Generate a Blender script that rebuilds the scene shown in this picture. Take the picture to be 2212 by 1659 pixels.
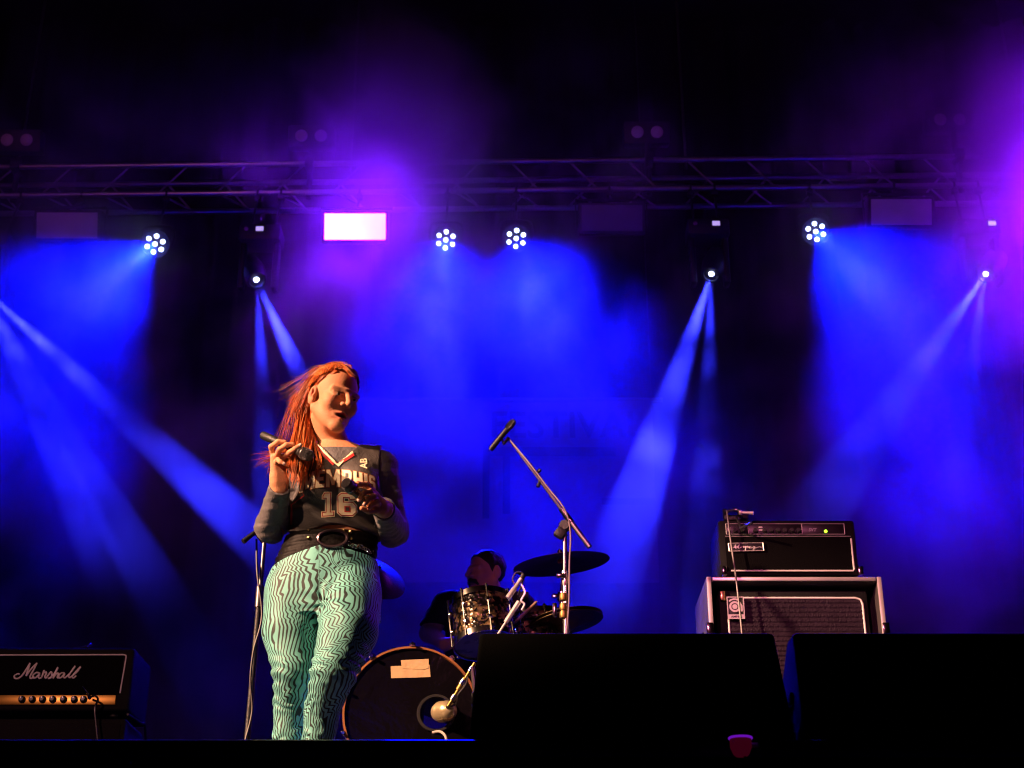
import bpy, bmesh, math, random
import numpy as np
from mathutils import Vector, Matrix
from mathutils.bvhtree import BVHTree
from mathutils.geometry import tessellate_polygon

for _o in list(bpy.data.objects):
    bpy.data.objects.remove(_o, do_unlink=True)
SC = bpy.context.scene
COL = SC.collection
rnd = random.Random(7)
nrs = np.random.RandomState(11)
R = math.radians

# ------------------------------------------------------------------ camera
CZ = 1.20                       # camera height above the ground
PITCH = R(25.0)
FPX, CX, CY = 3291.7, 1106.0, 829.5      # focal length and centre on a 2212 px wide picture
cam_d = bpy.data.cameras.new('camera')
cam = bpy.data.objects.new('camera', cam_d)
COL.objects.link(cam)
cam.location = (0, 0, CZ)
cam.rotation_euler = (R(90) + PITCH, 0, 0)
cam_d.sensor_width = 36.0
cam_d.lens = 36.0 * FPX / 2212.0
cam_d.clip_end = 300
cam_d.dof.use_dof = True
cam_d.dof.focus_distance = 5.55
cam_d.dof.aperture_fstop = 5.6
SC.camera = cam

# ------------------------------------------------------------------ night sky
w = bpy.data.worlds.new('World')
SC.world = w
w.use_nodes = True
_nt = w.node_tree
_sky = _nt.nodes.new('ShaderNodeTexSky')
_sky.sky_type = 'NISHITA'
_sky.sun_disc = False
_sky.sun_elevation = R(-8)
_sky.sun_rotation = R(140)
_nt.links.new(_sky.outputs[0], _nt.nodes['Background'].inputs[0])
_nt.nodes['Background'].inputs[1].default_value = 0.01

SC.view_settings.view_transform = 'Standard'
SC.view_settings.look = 'None'
SC.view_settings.exposure = 0.0
SC.view_settings.gamma = 1.0
SC.cycles.use_denoising = True
SC.cycles.filter_width = 1.1
SC.cycles.max_bounces = 6
SC.cycles.diffuse_bounces = 2
SC.cycles.glossy_bounces = 3
SC.cycles.transmission_bounces = 4
SC.cycles.volume_bounces = 0
SC.cycles.sample_clamp_indirect = 4.0
SC.cycles.volume_step_rate = 4.0
SC.cycles.volume_max_steps = 256
SC.cycles.use_adaptive_sampling = False


def P(px, py, Y):
    """photo pixel (2212 wide) and distance Y from the camera -> world point"""
    a, b = (px - CX) / FPX, (py - CY) / FPX
    dy = math.cos(PITCH) + b * math.sin(PITCH)
    dz = math.sin(PITCH) - b * math.cos(PITCH)
    t = Y / dy
    return Vector((a * t, Y, CZ + dz * t))


def spot(name, loc, target, watts, colour, angle, blend=0.4, radius=0.03, parent=None):
    ld = bpy.data.lights.new(name, 'SPOT')
    ld.energy = watts
    ld.color = colour
    ld.spot_size = R(angle)
    ld.spot_blend = blend
    ld.shadow_soft_size = radius
    o = bpy.data.objects.new(name, ld)
    COL.objects.link(o)
    o.rotation_euler = (Vector(target) - Vector(loc)).to_track_quat('-Z', 'Y').to_euler()
    if parent is not None:
        o.parent = parent
        o.location = Vector(loc) - parent.location
    else:
        o.location = loc
    return o


# unseen front-of-house lamps; the chest and guitar spots are added fill
spot('front_key_light', (-8.6, 1.3, 7.3), P(718, 1140, 5.2), 16500, (1.0, 0.54, 0.33), 15.5, 0.35, 0.09)
spot('added_chest_fill', (-4.4, -2.4, 6.4), P(700, 1085, 5.05), 2600, (1.0, 0.58, 0.36), 4.2, 0.9, 0.08)  # added fill to lift the jersey print, not a known lamp
spot('front_amp_light', (-1.6, -3.4, 6.4), P(1740, 1300, 6.6), 2500, (1.0, 0.20, 0.42), 19, 0.9, 0.12)
spot('added_guitar_fill', (-3.6, -3.0, 5.6), P(120, 1450, 7.0), 1100, (1.0, 0.42, 0.40), 9, 0.9, 0.12)  # added to brighten the guitar amp, not a known lamp
spot('front_wash_light', (-4.6, -3.5, 7.6), (-1.0, 11.0, 8.3), 380, (1.0, 0.20, 0.60), 46, 0.7, 0.15)

BLUE = (0.0003, 0.0028, 1.0)
BEAM = (0.020, 0.023, 1.0)

# ------------------------------------------------------------------ helpers
def link(o):
    COL.objects.link(o)
    return o


def thing(name, label, cat, loc=(0, 0, 0), group=None, kind=None):
    o = link(bpy.data.objects.new(name, None))
    o.location = loc
    o.empty_display_size = 0.1
    tag(o, label, cat, group, kind)
    bpy.context.view_layer.update()
    return o


def tag(o, label=None, cat=None, group=None, kind=None):
    if label: o['label'] = label
    if cat: o['category'] = cat
    if group: o['group'] = group
    if kind: o['kind'] = kind
    return o


def worldloc(o):
    v = Vector(o.location)
    p = o.parent
    while p is not None:
        v = v + Vector(p.location)
        p = p.parent
    return v


def mk(name, verts, faces, mat, parent=None, smooth=True, world=True):
    """one mesh object; verts are world coordinates unless world=False"""
    me = bpy.data.meshes.new(name)
    if parent is not None and world:
        off = worldloc(parent)
        verts = [Vector(v) - off for v in verts]
    me.from_pydata([tuple(v) for v in verts], [], [tuple(f) for f in faces])
    if smooth:
        me.polygons.foreach_set('use_smooth', [True] * len(me.polygons))
    me.update()
    if mat is not None:
        me.materials.append(mat)
    o = link(bpy.data.objects.new(name, me))
    if parent is not None:
        o.parent = parent
    return o


def edge_split(o, deg=35):
    try:
        o.data.set_sharp_from_angle(angle=R(deg))
    except Exception:
        pass
    return o


class MB:
    def __init__(self):
        self.v, self.f = [], []

    def add(self, v, f):
        n = len(self.v)
        self.v += [Vector(x) for x in v]
        self.f += [tuple(i + n for i in q) for q in f]
        return self

    def box(self, c, s, rot=None, bev=0.0, seg=2):
        bm = bmesh.new()
        bmesh.ops.create_cube(bm, size=1.0)
        for v in bm.verts:
            v.co = Vector((v.co.x * s[0], v.co.y * s[1], v.co.z * s[2]))
        if bev > 0:
            bmesh.ops.bevel(bm, geom=list(bm.edges), offset=bev, segments=seg, profile=0.5, affect='EDGES')
        M = rot if rot is not None else Matrix.Identity(3)
        bm.verts.index_update()
        vs = [M @ v.co + Vector(c) for v in bm.verts]
        fs = [[v.index for v in f.verts] for f in bm.faces]
        bm.free()
        return self.add(vs, fs)

    def tube(self, pts, r, n=10, caps=True):
        pts = [Vector(p) for p in pts]
        m = len(pts)
        rr = r if isinstance(r, (list, tuple)) else [r] * m
        up = Vector((0.13, 0.27, 0.95))
        vs, fs = [], []
        prev = None
        for i, p in enumerate(pts):
            t = (pts[min(i + 1, m - 1)] - pts[max(i - 1, 0)])
            if t.length < 1e-9: t = Vector((0, 0, 1))
            t.normalize()
            if prev is None:
                u = up if abs(t.dot(up)) < 0.95 else Vector((1, 0, 0))
                a = t.cross(u).normalized()
            else:
                a = (prev - t * prev.dot(t)).normalized()
            prev = a
            b = t.cross(a)
            for k in range(n):
                an = 2 * math.pi * k / n
                vs.append(p + (a * math.cos(an) + b * math.sin(an)) * rr[i])
        for i in range(m - 1):
            for k in range(n):
                k2 = (k + 1) % n
                fs.append((i * n + k, i * n + k2, (i + 1) * n + k2, (i + 1) * n + k))
        if caps:
            fs.append(tuple(range(n - 1, -1, -1)))
            fs.append(tuple((m - 1) * n + k for k in range(n)))
        return self.add(vs, fs)

    def lathe(self, prof, c, axis=(0, 0, 1), n=32, closed=False):
        """profile of (radius, distance along axis)"""
        ax = Vector(axis).normalized()
        q = Vector((0, 0, 1)).rotation_difference(ax).to_matrix()
        vs, fs = [], []
        m = len(prof)
        for r, z in prof:
            for k in range(n):
                an = 2 * math.pi * k / n
                vs.append(q @ Vector((r * math.cos(an), r * math.sin(an), z)) + Vector(c))
        for i in range(m - 1 if not closed else m):
            j = (i + 1) % m
            for k in range(n):
                k2 = (k + 1) % n
                fs.append((i * n + k, i * n + k2, j * n + k2, j * n + k))
        if not closed:
            if prof[0][0] > 1e-6: fs.append(tuple(range(n - 1, -1, -1)))
            if prof[-1][0] > 1e-6: fs.append(tuple((m - 1) * n + k for k in range(n)))
        return self.add(vs, fs)

    def torus(self, c, axis, R0, r, n=40, m=8, frac=1.0, start=0.0):
        ax = Vector(axis).normalized()
        q = Vector((0, 0, 1)).rotation_difference(ax).to_matrix()
        pts = [q @ Vector((R0 * math.cos(start + frac * 2 * math.pi * k / n), R0 * math.sin(start + frac * 2 * math.pi * k / n), 0)) + Vector(c)
               for k in range(n + 1)]
        return self.tube(pts, r, m, caps=frac < 1.0)

    def build(self, name, mat, parent=None, smooth=True, split=35):
        o = mk(name, self.v, self.f, mat, parent, smooth)
        if smooth and split: edge_split(o, split)
        return o


def copy_tree(o, parent=None):
    c = o.copy()
    COL.objects.link(c)
    c.parent = parent
    for ch in list(o.children):
        copy_tree(ch, c)
    return c


def bez(pts, n=24):
    """Catmull-Rom through points"""
    pts = [Vector(p) for p in pts]
    q = [pts[0] * 2 - pts[1]] + pts + [pts[-1] * 2 - pts[-2]]
    segs = len(pts) - 1
    out = []
    for i in range(n + 1):
        s = i / n * segs
        k = min(int(s), segs - 1)
        t = s - k
        a, b, c, d = q[k], q[k + 1], q[k + 2], q[k + 3]
        out.append(0.5 * ((2 * b) + (c - a) * t + (2 * a - 5 * b + 4 * c - d) * t * t + (3 * b - a - 3 * c + d) * t ** 3))
    return out


# ------------------------------------------------------------------ materials
MATS = {}


def mat(name, col, rough=0.6, metal=0.0, var=0.25, scale=8.0, bump=0.0, bscale=60.0, spec=None, emit=None, estr=0.0, coat=0.0):
    if name in MATS: return MATS[name]
    m = bpy.data.materials.new(name)
    m.use_nodes = True
    nt = m.node_tree
    b = nt.nodes['Principled BSDF']
    tc = nt.nodes.new('ShaderNodeTexCoord')
    nz = nt.nodes.new('ShaderNodeTexNoise')
    nz.inputs['Scale'].default_value = scale
    nz.inputs['Detail'].default_value = 5
    nt.links.new(tc.outputs['Object'], nz.inputs['Vector'])
    mx = nt.nodes.new('ShaderNodeMix')
    mx.data_type = 'RGBA'
    mx.inputs[6].default_value = (*[max(0, c * (1 - var)) for c in col], 1)
    mx.inputs[7].default_value = (*[min(1, c * (1 + var)) for c in col], 1)
    nt.links.new(nz.outputs['Fac'], mx.inputs[0])
    nt.links.new(mx.outputs[2], b.inputs['Base Color'])
    mr = nt.nodes.new('ShaderNodeMapRange')
    mr.inputs['To Min'].default_value = max(0.02, rough - 0.12)
    mr.inputs['To Max'].default_value = min(1, rough + 0.12)
    nt.links.new(nz.outputs['Fac'], mr.inputs['Value'])
    nt.links.new(mr.outputs[0], b.inputs['Roughness'])
    b.inputs['Metallic'].default_value = metal
    if spec is not None: b.inputs['Specular IOR Level'].default_value = spec
    if coat: b.inputs['Coat Weight'].default_value = coat
    if emit is not None:
        b.inputs['Emission Color'].default_value = (*emit, 1)
        b.inputs['Emission Strength'].default_value = estr
    if bump > 0:
        n2 = nt.nodes.new('ShaderNodeTexNoise')
        n2.inputs['Scale'].default_value = bscale
        n2.inputs['Detail'].default_value = 3
        nt.links.new(tc.outputs['Object'], n2.inputs['Vector'])
        bp = nt.nodes.new('ShaderNodeBump')
        bp.inputs['Strength'].default_value = bump
        bp.inputs['Distance'].default_value = 0.01
        nt.links.new(n2.outputs['Fac'], bp.inputs['Height'])
        nt.links.new(bp.outputs[0], b.inputs['Normal'])
    MATS[name] = m
    return m


BLACK = mat('black_paint', (0.007, 0.007, 0.008), 0.5, bump=0.3, bscale=120)
TOLEX = mat('black_tolex', (0.005, 0.0045, 0.005), 0.6, bump=0.5, bscale=300, spec=0.18)
RUBBER = mat('black_rubber', (0.012, 0.012, 0.012), 0.6)
STEEL = mat('dark_steel', (0.22, 0.21, 0.21), 0.35, 1.0)
CHROME = mat('chrome', (0.75, 0.74, 0.72), 0.12, 1.0, var=0.08)
ALU = mat('aluminium', (0.52, 0.52, 0.54), 0.35, 1.0, bump=0.1, bscale=40)
PIPING = mat('white_piping', (0.75, 0.70, 0.66), 0.45)
SILVER = mat('silver_plate', (0.72, 0.68, 0.64), 0.38, 0.6)
CABLE = mat('black_cable', (0.02, 0.018, 0.02), 0.35)
STANDM = mat('stand_metal', (0.16, 0.15, 0.155), 0.3, 0.9)
FROST = mat('frosted_lens', (0.80, 0.74, 0.78), 0.4, bump=0.4, bscale=160)
LEDM = mat('led_lens', (0.8, 0.85, 1.0), 0.2, emit=(0.45, 0.55, 1.0), estr=14)
LEDM.cycles.emission_sampling = 'NONE'

# ------------------------------------------------------------------ the setting
SFZ = CZ + 0.838                # stage floor
EDGE = 4.0
FLOORM = mat('stage_floor_board', (0.020, 0.018, 0.018), 0.42, bump=0.35, bscale=25, scale=3)
GROUNDM = mat('ground_asphalt', (0.045, 0.043, 0.042), 0.85, bump=0.6, bscale=60)
ROOFM = mat('roof_fabric', (0.010, 0.010, 0.011), 0.8)
DRAPEM = mat('drape_wool', (0.010, 0.010, 0.012), 0.95, bump=0.4, bscale=90, spec=0.1)

g = MB().add([(-90, -90, 0), (90, -90, 0), (90, 120, 0), (-90, 120, 0)], [(0, 1, 2, 3)]).build('ground', GROUNDM, smooth=False)
tag(g, 'dark asphalt ground in front of the stage', 'ground', kind='structure')
st = thing('stage_deck', 'black stage deck with a worn metal front edge', 'stage', (0, EDGE, SFZ), kind='structure')
for i in range(9):                                     # deck boards 2 m wide
    MB().box((-8 + 2 * i, (EDGE + 13.4) / 2 + 0.02, SFZ - 0.03), (1.994, 13.4 - EDGE - 0.04, 0.06), bev=0.003).build('deck_panel', FLOORM, st, smooth=False)
MB().box((0, EDGE - 0.012, SFZ - 0.028), (18, 0.05, 0.05), bev=0.012).build('edge_trim', mat('edge_metal', (0.05, 0.045, 0.05), 0.38, 0.8, bump=0.8, bscale=14), st)
sk = MB()
N = 700
vs = []
for i in range(N + 1):
    x = -9 + 18 * i / N
    y = EDGE + 0.03 + 0.02 * math.sin(x * 31 + 1.3 * math.sin(x * 3)) + 0.008 * math.sin(x * 83)
    vs += [(x, y, 0.01), (x, y + 0.002, SFZ - 0.055)]
sk.add(vs, [(2 * i, 2 * i + 2, 2 * i + 3, 2 * i + 1) for i in range(N)])
sk.build('skirt', DRAPEM, st)
rf = MB().add([(-11, 1.5, 12.2), (11, 1.5, 12.2), (11, 14, 11.6), (-11, 14, 11.6)], [(0, 1, 2, 3)]).build('stage_roof', ROOFM, smooth=False)
tag(rf, 'black fabric roof over the stage', 'roof', kind='structure')

# back drape with pleats
vs, fs = [], []
NX, NZ = 520, 6
for j in range(NZ + 1):
    z = SFZ + 0.01 + (11.4 - SFZ) * j / NZ
    for i in range(NX + 1):
        x = -9.5 + 19 * i / NX
        y = 12.9 + 0.07 * math.sin(x * 14 + 1.2 * math.sin(x * 2.1) + 0.15 * j) + 0.02 * math.sin(x * 41 + j)
        vs.append((x, y, z))
for j in range(NZ):
    for i in range(NX):
        a = j * (NX + 1) + i
        fs.append((a, a + 1, a + NX + 2, a + NX + 1))
o = mk('back_drape', vs, fs, DRAPEM)
tag(o, 'black pleated drape closing off the back of the stage', 'drape')


def text_mesh(s, size=1.0, extrude=0.0, bold=0.0, shear=0.0):
    cu = bpy.data.curves.new('txt', 'FONT')
    cu.body = s
    cu.size = size
    cu.extrude = extrude
    cu.offset = bold
    cu.shear = shear
    cu.resolution_u = 4
    ob = link(bpy.data.objects.new('txt', cu))
    bpy.context.view_layer.update()
    dg = bpy.context.evaluated_depsgraph_get()
    me = bpy.data.meshes.new_from_object(ob.evaluated_get(dg))
    v = [x.co.copy() for x in me.vertices]
    f = [tuple(p.vertices) for p in me.polygons]
    bpy.data.objects.remove(ob, do_unlink=True)
    bpy.data.meshes.remove(me)
    return v, f


# festival banner hung in front of the drape
YB = 12.55
bn = thing('festival_banner', 'pale hanging banner printed FESTIVAL above a dark frame, behind the drums', 'banner', P(1100, 1255, YB))
BANM = mat('banner_cloth', (0.13, 0.13, 0.14), 0.9, bump=0.25, bscale=4, var=0.35, scale=1.5)
INK = mat('banner_ink', (0.012, 0.012, 0.014), 0.85)
a0, a1 = P(770, 1258, YB), P(1424, 1258, YB)
ztop = P(1100, 868, YB).z
vs, fs = [], []
for j in range(21):
    for i in range(41):
        x = a0.x + (a1.x - a0.x) * i / 40
        z = a0.z + (ztop - a0.z) * j / 20
        vs.append((x, YB + 0.02 * math.sin(x * 3.1 + z) + 0.012 * math.sin(z * 5 + x * 2), z))
for j in range(20):
    for i in range(40):
        a = j * 41 + i
        fs.append((a, a + 1, a + 42, a + 41))
mk('cloth', vs, fs, BANM, bn)
tv, tf = text_mesh('FESTIVAL', 1.0, bold=0.02)
xs = [v.x for v in tv]; ys = [v.y for v in tv]
p0, p1 = P(1062, 946, YB - 0.05), P(1392, 888, YB - 0.05)
tv = [(p0.x + (v.x - min(xs)) / (max(xs) - min(xs)) * (p1.x - p0.x), YB - 0.05, p0.z + (v.y - min(ys)) / (max(ys) - min(ys)) * (p1.z - p0.z)) for v in tv]
mk('lettering', tv, tf, INK, bn, smooth=False)
for (x0, y0, x1, y1) in ((1050, 985, 1330, 966), (1042, 1120, 1058, 960), (1086, 1110, 1102, 966), (1300, 1090, 1416, 1076)):
    q0, q1 = P(x0, y0, YB - 0.045), P(x1, y1, YB - 0.045)
    MB().box(((q0.x + q1.x) / 2, YB - 0.045, (q0.z + q1.z) / 2), (abs(q1.x - q0.x), 0.004, abs(q1.z - q0.z))).build('printed_bar', INK, bn, smooth=False)
MB().tube([(a0.x - 0.1, YB, ztop + 0.02), (a1.x + 0.1, YB, ztop + 0.02)], 0.02).build('top_pole', STEEL, bn)
for x in (a0.x, a1.x):
    MB().tube([(x, YB, ztop + 0.02), (x, YB, 11.5)], 0.006, 6).build('hanging_rope', CABLE, bn)
# ------------------------------------------------------------------ lighting truss
def YT(x): return 11.0 - 0.02 * x
ZTOP = P(1106, 349, 11.0).z
ZBOT = P(1106, 411, 11.0).z
TW = 0.29
tr = thing('lighting_truss', 'long aluminium box truss spanning the stage above the smoke', 'truss', (0, 11.0, ZBOT))
XL, XR = -5.6, 5.6
for (z, dy) in ((ZTOP, 0), (ZBOT, 0), (ZTOP, TW), (ZBOT, TW)):
    MB().tube([(XL + (XR - XL) * t / 8, YT(XL + (XR - XL) * t / 8) + dy, z) for t in range(9)], 0.025, 12).build('chord', ALU, tr)
sp = 0.5
k = 0
x = XL + 0.1
while x + sp < XR:
    lo, hi = (x, x + sp * 0.42) if x < 0 else (x + sp * 0.42, x)
    MB().tube([(lo, YT(lo), ZBOT + 0.02), (hi, YT(hi), ZTOP - 0.02)], 0.009, 6).build('brace', ALU, tr)
    MB().tube([(hi, YT(hi) + TW, ZBOT + 0.02), (lo, YT(lo) + TW, ZTOP - 0.02)], 0.009, 6).build('brace', ALU, tr)
    MB().tube([(x, YT(x), ZBOT), (x + sp * 0.5, YT(x) + TW, ZBOT)], 0.009, 6).build('brace', ALU, tr)
    x += sp
for x in (-4.3, -1.4, 1.5, 4.4):
    MB().tube([(x, YT(x) + TW / 2, ZTOP), (x, YT(x) + TW / 2, 11.7)], 0.012, 6).build('hoist_chain', STEEL, tr)


def hook(mb, x, y, zt, zb):
    """clamp gripping the bottom chord and the bolt down to a fixture"""
    mb.torus((x, YT(x), ZBOT), (1, 0, 0), 0.033, 0.010, 16, 6)
    mb.box((x, YT(x) - 0.005, ZBOT - 0.055), (0.05, 0.05, 0.05), bev=0.006)
    mb.tube([(x, YT(x), ZBOT - 0.06), (x, y, zb)], 0.010, 8)


# ---------------- LED par cans
def par_can(px, py, aim, label, watts, group='par cans on the truss'):
    Y = 10.86
    c = P(px, py, Y)
    t = thing('par_can', label, 'stage light', c, group)
    d = Vector(aim).normalized()
    face = (cam.location - c).normalized()           # the can looks out over the audience
    ax = (face * 0.75 + d * 0.25).normalized()
    prof = [(0.06, -0.17), (0.085, -0.16), (0.105, -0.05), (0.118, 0.0), (0.118, 0.014), (0.108, 0.014), (0.106, 0.004)]
    MB().lathe(prof, c, ax, 28).build('housing', BLACK, t)
    q = Vector((0, 0, 1)).rotation_difference(ax).to_matrix()
    sides = [Vector((0, 0, 0))] + [q @ Vector((0.066 * math.cos(a), 0.066 * math.sin(a), 0)) for a in [R(60 * i + 30) for i in range(6)]]
    for s in sides:
        MB().lathe([(0.0185, -0.004), (0.018, 0.006), (0.012, 0.012), (0.004, 0.0145), (0.0, 0.015)], c + s + ax * 0.008, ax, 14).build('led_lens', LEDM, t)
    yk = MB()
    pts = bez([c + Vector((-0.13, 0.03, -0.01)), c + Vector((-0.135, 0.05, 0.13)), c + Vector((-0.09, 0.06, 0.2)), c + Vector((0.09, 0.06, 0.2)), c + Vector((0.135, 0.05, 0.13)), c + Vector((0.13, 0.03, -0.01))], 20)
    yk.tube(pts, 0.010, 6)
    yk.build('yoke', BLACK, t)
    hk = MB()
    hook(hk, c.x, c.y + 0.06, ZBOT, c.z + 0.2)
    hk.build('clamp', BLACK, t)
    spot('beam', c + ax * 0.05, c + ax * 0.05 + d, watts, BLUE, 50, 1.0, 0.03, t)
    spot('beam_core', c + ax * 0.05, c + ax * 0.05 + d, watts * 0.12, (0.035, 0.04, 1.0), 18, 0.9, 0.03, t)
    return t


par_can(335, 527, (-0.28, -0.80, -1.0), 'seven-lens par can between the blank panel and the moving head beside the lit strobe', 6000)
par_can(963, 518, (0.0, -0.72, -1.0), 'seven-lens par can hanging just right of the lit white strobe panel', 4600)
par_can(1115, 515, (0.16, -0.72, -1.0), 'seven-lens par can between its twin and the dim dark strobe panel', 4600)
par_can(1762, 500, (0.26, -0.80, -1.0), 'seven-lens par can with a wide pale blue beam beside the grainy panel', 7600)

# ---------------- strobe panels
LITM = mat('lit_strobe', (0.8, 0.8, 0.8), 0.4, emit=(0.17, 0.008, 1.0), estr=180.0)
LITM2 = mat('lit_strobe_full', (0.8, 0.8, 0.8), 0.4, emit=(0.24, 0.006, 1.0), estr=1300.0)
VIO = (0.42, 0.02, 1.0)


def panel(px, py, label, lens, w=0.50, lit=False):
    c = P(px, py, 10.80)
    t = thing('strobe_panel', label, 'strobe light', c, 'strobe panels on the truss')
    tilt = Matrix.Rotation(R(22), 3, 'X')            # nosed down to the crowd
    n = tilt @ Vector((0, -1, 0))
    MB().box(c + n * -0.07, (w + 0.05, 0.13, 0.265), tilt, 0.012).build('housing', BLACK, t)
    MB().box(c + n * 0.002, (w, 0.008, 0.215), tilt, 0.003).build('diffuser', lens, t)
    mb = MB()
    for s in (-1, 1):
        mb.box(c + Vector((s * (w / 2 + 0.045), 0.06, 0.08)), (0.008, 0.035, 0.26))
    mb.box(c + Vector((0, 0.06, 0.21)), (w + 0.098, 0.035, 0.008))
    mb.build('yoke', BLACK, t, smooth=False)
    hk = MB()
    hook(hk, c.x, c.y + 0.06, ZBOT, c.z + 0.21)
    hk.build('clamp', BLACK, t)
    return t


panel(145, 487, 'unlit strobe panel with a reflection across one end, near the truss corner lamp', FROST)
panel(767, 489.5, 'glaring white lit strobe panel wrapped in violet smoke', LITM, lit=True)
panel(1322, 471, 'very dim strobe panel half lost in dark haze', mat('dark_lens', (0.16, 0.15, 0.17), 0.5))
panel(1947, 458, 'unlit grainy strobe panel beside the pale blue par beam', FROST)
panel(2415, 440, 'lit strobe panel flooding the far end of the truss with violet', LITM2, lit=True)

# ---------------- moving heads
MHL = mat('beam_lens', (0.9, 0.9, 1.0), 0.1, emit=(0.55, 0.62, 1.0), estr=30)
MHL.cycles.emission_sampling = 'NONE'
DISP = mat('menu_display', (0.5, 0.5, 0.6), 0.3, emit=(0.55, 0.40, 1.0), estr=0.9)
DISPW = mat('menu_display_bright', (0.6, 0.6, 0.7), 0.3, emit=(0.8, 0.75, 1.0), estr=1.6)


def moving_head(px, py, beams, label, disp=DISP, dx=0.0):
    Y = 10.72
    c = P(px, py, Y)
    t = thing('moving_head', label, 'stage light', c, 'moving heads on the truss')
    zb = c.z + 0.46
    MB().box((c.x, Y + 0.12, zb), (0.34, 0.24, 0.15), bev=0.02).build('base', BLACK, t)
    MB().box((c.x + dx, Y - 0.004, zb + 0.02), (0.062, 0.006, 0.042), bev=0.003).build('display', disp, t)
    MB().lathe([(0.018, 0), (0.016, 0.008), (0.0, 0.012)], (c.x - 0.11, Y, zb + 0.02), (0, -1, 0), 12).build('jog_wheel', mat('jog_pink', (0.3, 0.1, 0.2), 0.35), t)
    for s in (-1, 1):
        MB().box((c.x + s * 0.135, Y + 0.12, c.z + 0.19), (0.05, 0.12, 0.44), bev=0.018).build('yoke_arm', BLACK, t)
    d = (Vector(beams[0][0]) - c).normalized()
    hc = c - d * 0.16 + Vector((0, 0.06, 0.03))
    MB().lathe([(0.05, -0.17), (0.09, -0.15), (0.105, -0.02), (0.09, 0.11), (0.075, 0.15), (0.062, 0.15), (0.06, 0.135)], hc, d, 24).build('head', BLACK, t)
    MB().lathe([(0.021, 0), (0.016, 0.010), (0.0, 0.014)], hc + d * 0.137, d, 20).build('lens', MHL, t)
    hk = MB()
    for s in (-0.1, 0.1):
        hook(hk, c.x + s, Y + 0.12, ZBOT, zb + 0.07)
    hk.build('clamp', BLACK, t)
    for tg, watts, ang in beams:
        dd = (Vector(tg) - c).normalized()
        spot('beam', hc + d * 0.17, hc + d * 0.17 + dd, watts, BEAM, ang, 0.35, 0.02, t)
    return t


moving_head(552, 606, [(P(668, 860, 9.7), 9000, 5.5), (P(566, 900, 9.9), 3500, 5.0)], 'moving head beside the violet smoke sending one thin beam behind the singer')
moving_head(1538, 594, [(P(1398, 1020, 9.5), 16000, 7.4), (P(1530, 1100, 9.6), 5000, 6.0)], 'moving head sending a pale slanting beam toward the drum kit', dx=0.06)
moving_head(2133, 594, [(P(1790, 1080, 9.4), 5000, 8.0), (P(2080, 1000, 9.6), 2000, 6.0)], 'moving head with a fainter beam at the violet end of the truss', DISPW, dx=0.1)
moving_head(-48, 618, [(P(470, 1090, 9.5), 17000, 5.2), (P(120, 1000, 9.6), 4000, 5.0), (P(265, 1160, 9.5), 4000, 5.5)], 'moving head at the truss end throwing a long beam over the guitar amp')

# ---------------- two-lamp blinders standing above the truss
LENSM = mat('blinder_lens', (0.6, 0.5, 0.52), 0.35, bump=1.0, bscale=45)
for (px, py, lb) in ((36, 302, 'pair of round blinder lamps above the blank panel with the reflection'),
                     (672, 293, 'pair of round blinder lamps above the lit strobe panel'),
                     (1398, 285, 'pair of dim round blinder lamps above the dark stretch of truss'),
                     (2052, 258, 'pair of round blinder lamps lost in violet smoke')):
    c = P(px, py, 11.0)
    t = thing('blinder_lamp', lb, 'stage light', c, 'two-lamp blinders above the truss')
    tilt = Matrix.Rotation(R(18), 3, 'X')
    n = tilt @ Vector((0, -1, 0))
    MB().box(c - n * 0.09, (0.40, 0.15, 0.20), tilt, 0.015).build('housing', BLACK, t)
    for s in (-1, 1):
        cc = c + Vector((s * 0.084, 0, 0))
        MB().lathe([(0.062, 0), (0.062, 0.012), (0.053, 0.012)], cc - n * 0.012, n, 24).build('bezel', BLACK, t)
        MB().lathe([(0.054, 0), (0.045, 0.008), (0.02, 0.014), (0, 0.015)], cc, n, 24).build('lens', LENSM, t)
    MB().tube([(c.x, YT(c.x) + 0.05, c.z - 0.1), (c.x, YT(c.x) + 0.05, ZBOT - 0.03)], 0.024, 10).box((c.x, YT(c.x) - 0.0, ZTOP), (0.07, 0.14, 0.09), bev=0.008).build('post', BLACK, t)

# ------------------------------------------------------------------ wedge monitors on the stage edge
GRILLE = mat('wedge_paint', (0.0025, 0.0025, 0.003), 0.85, bump=0.3, bscale=200, spec=0.2)


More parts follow.
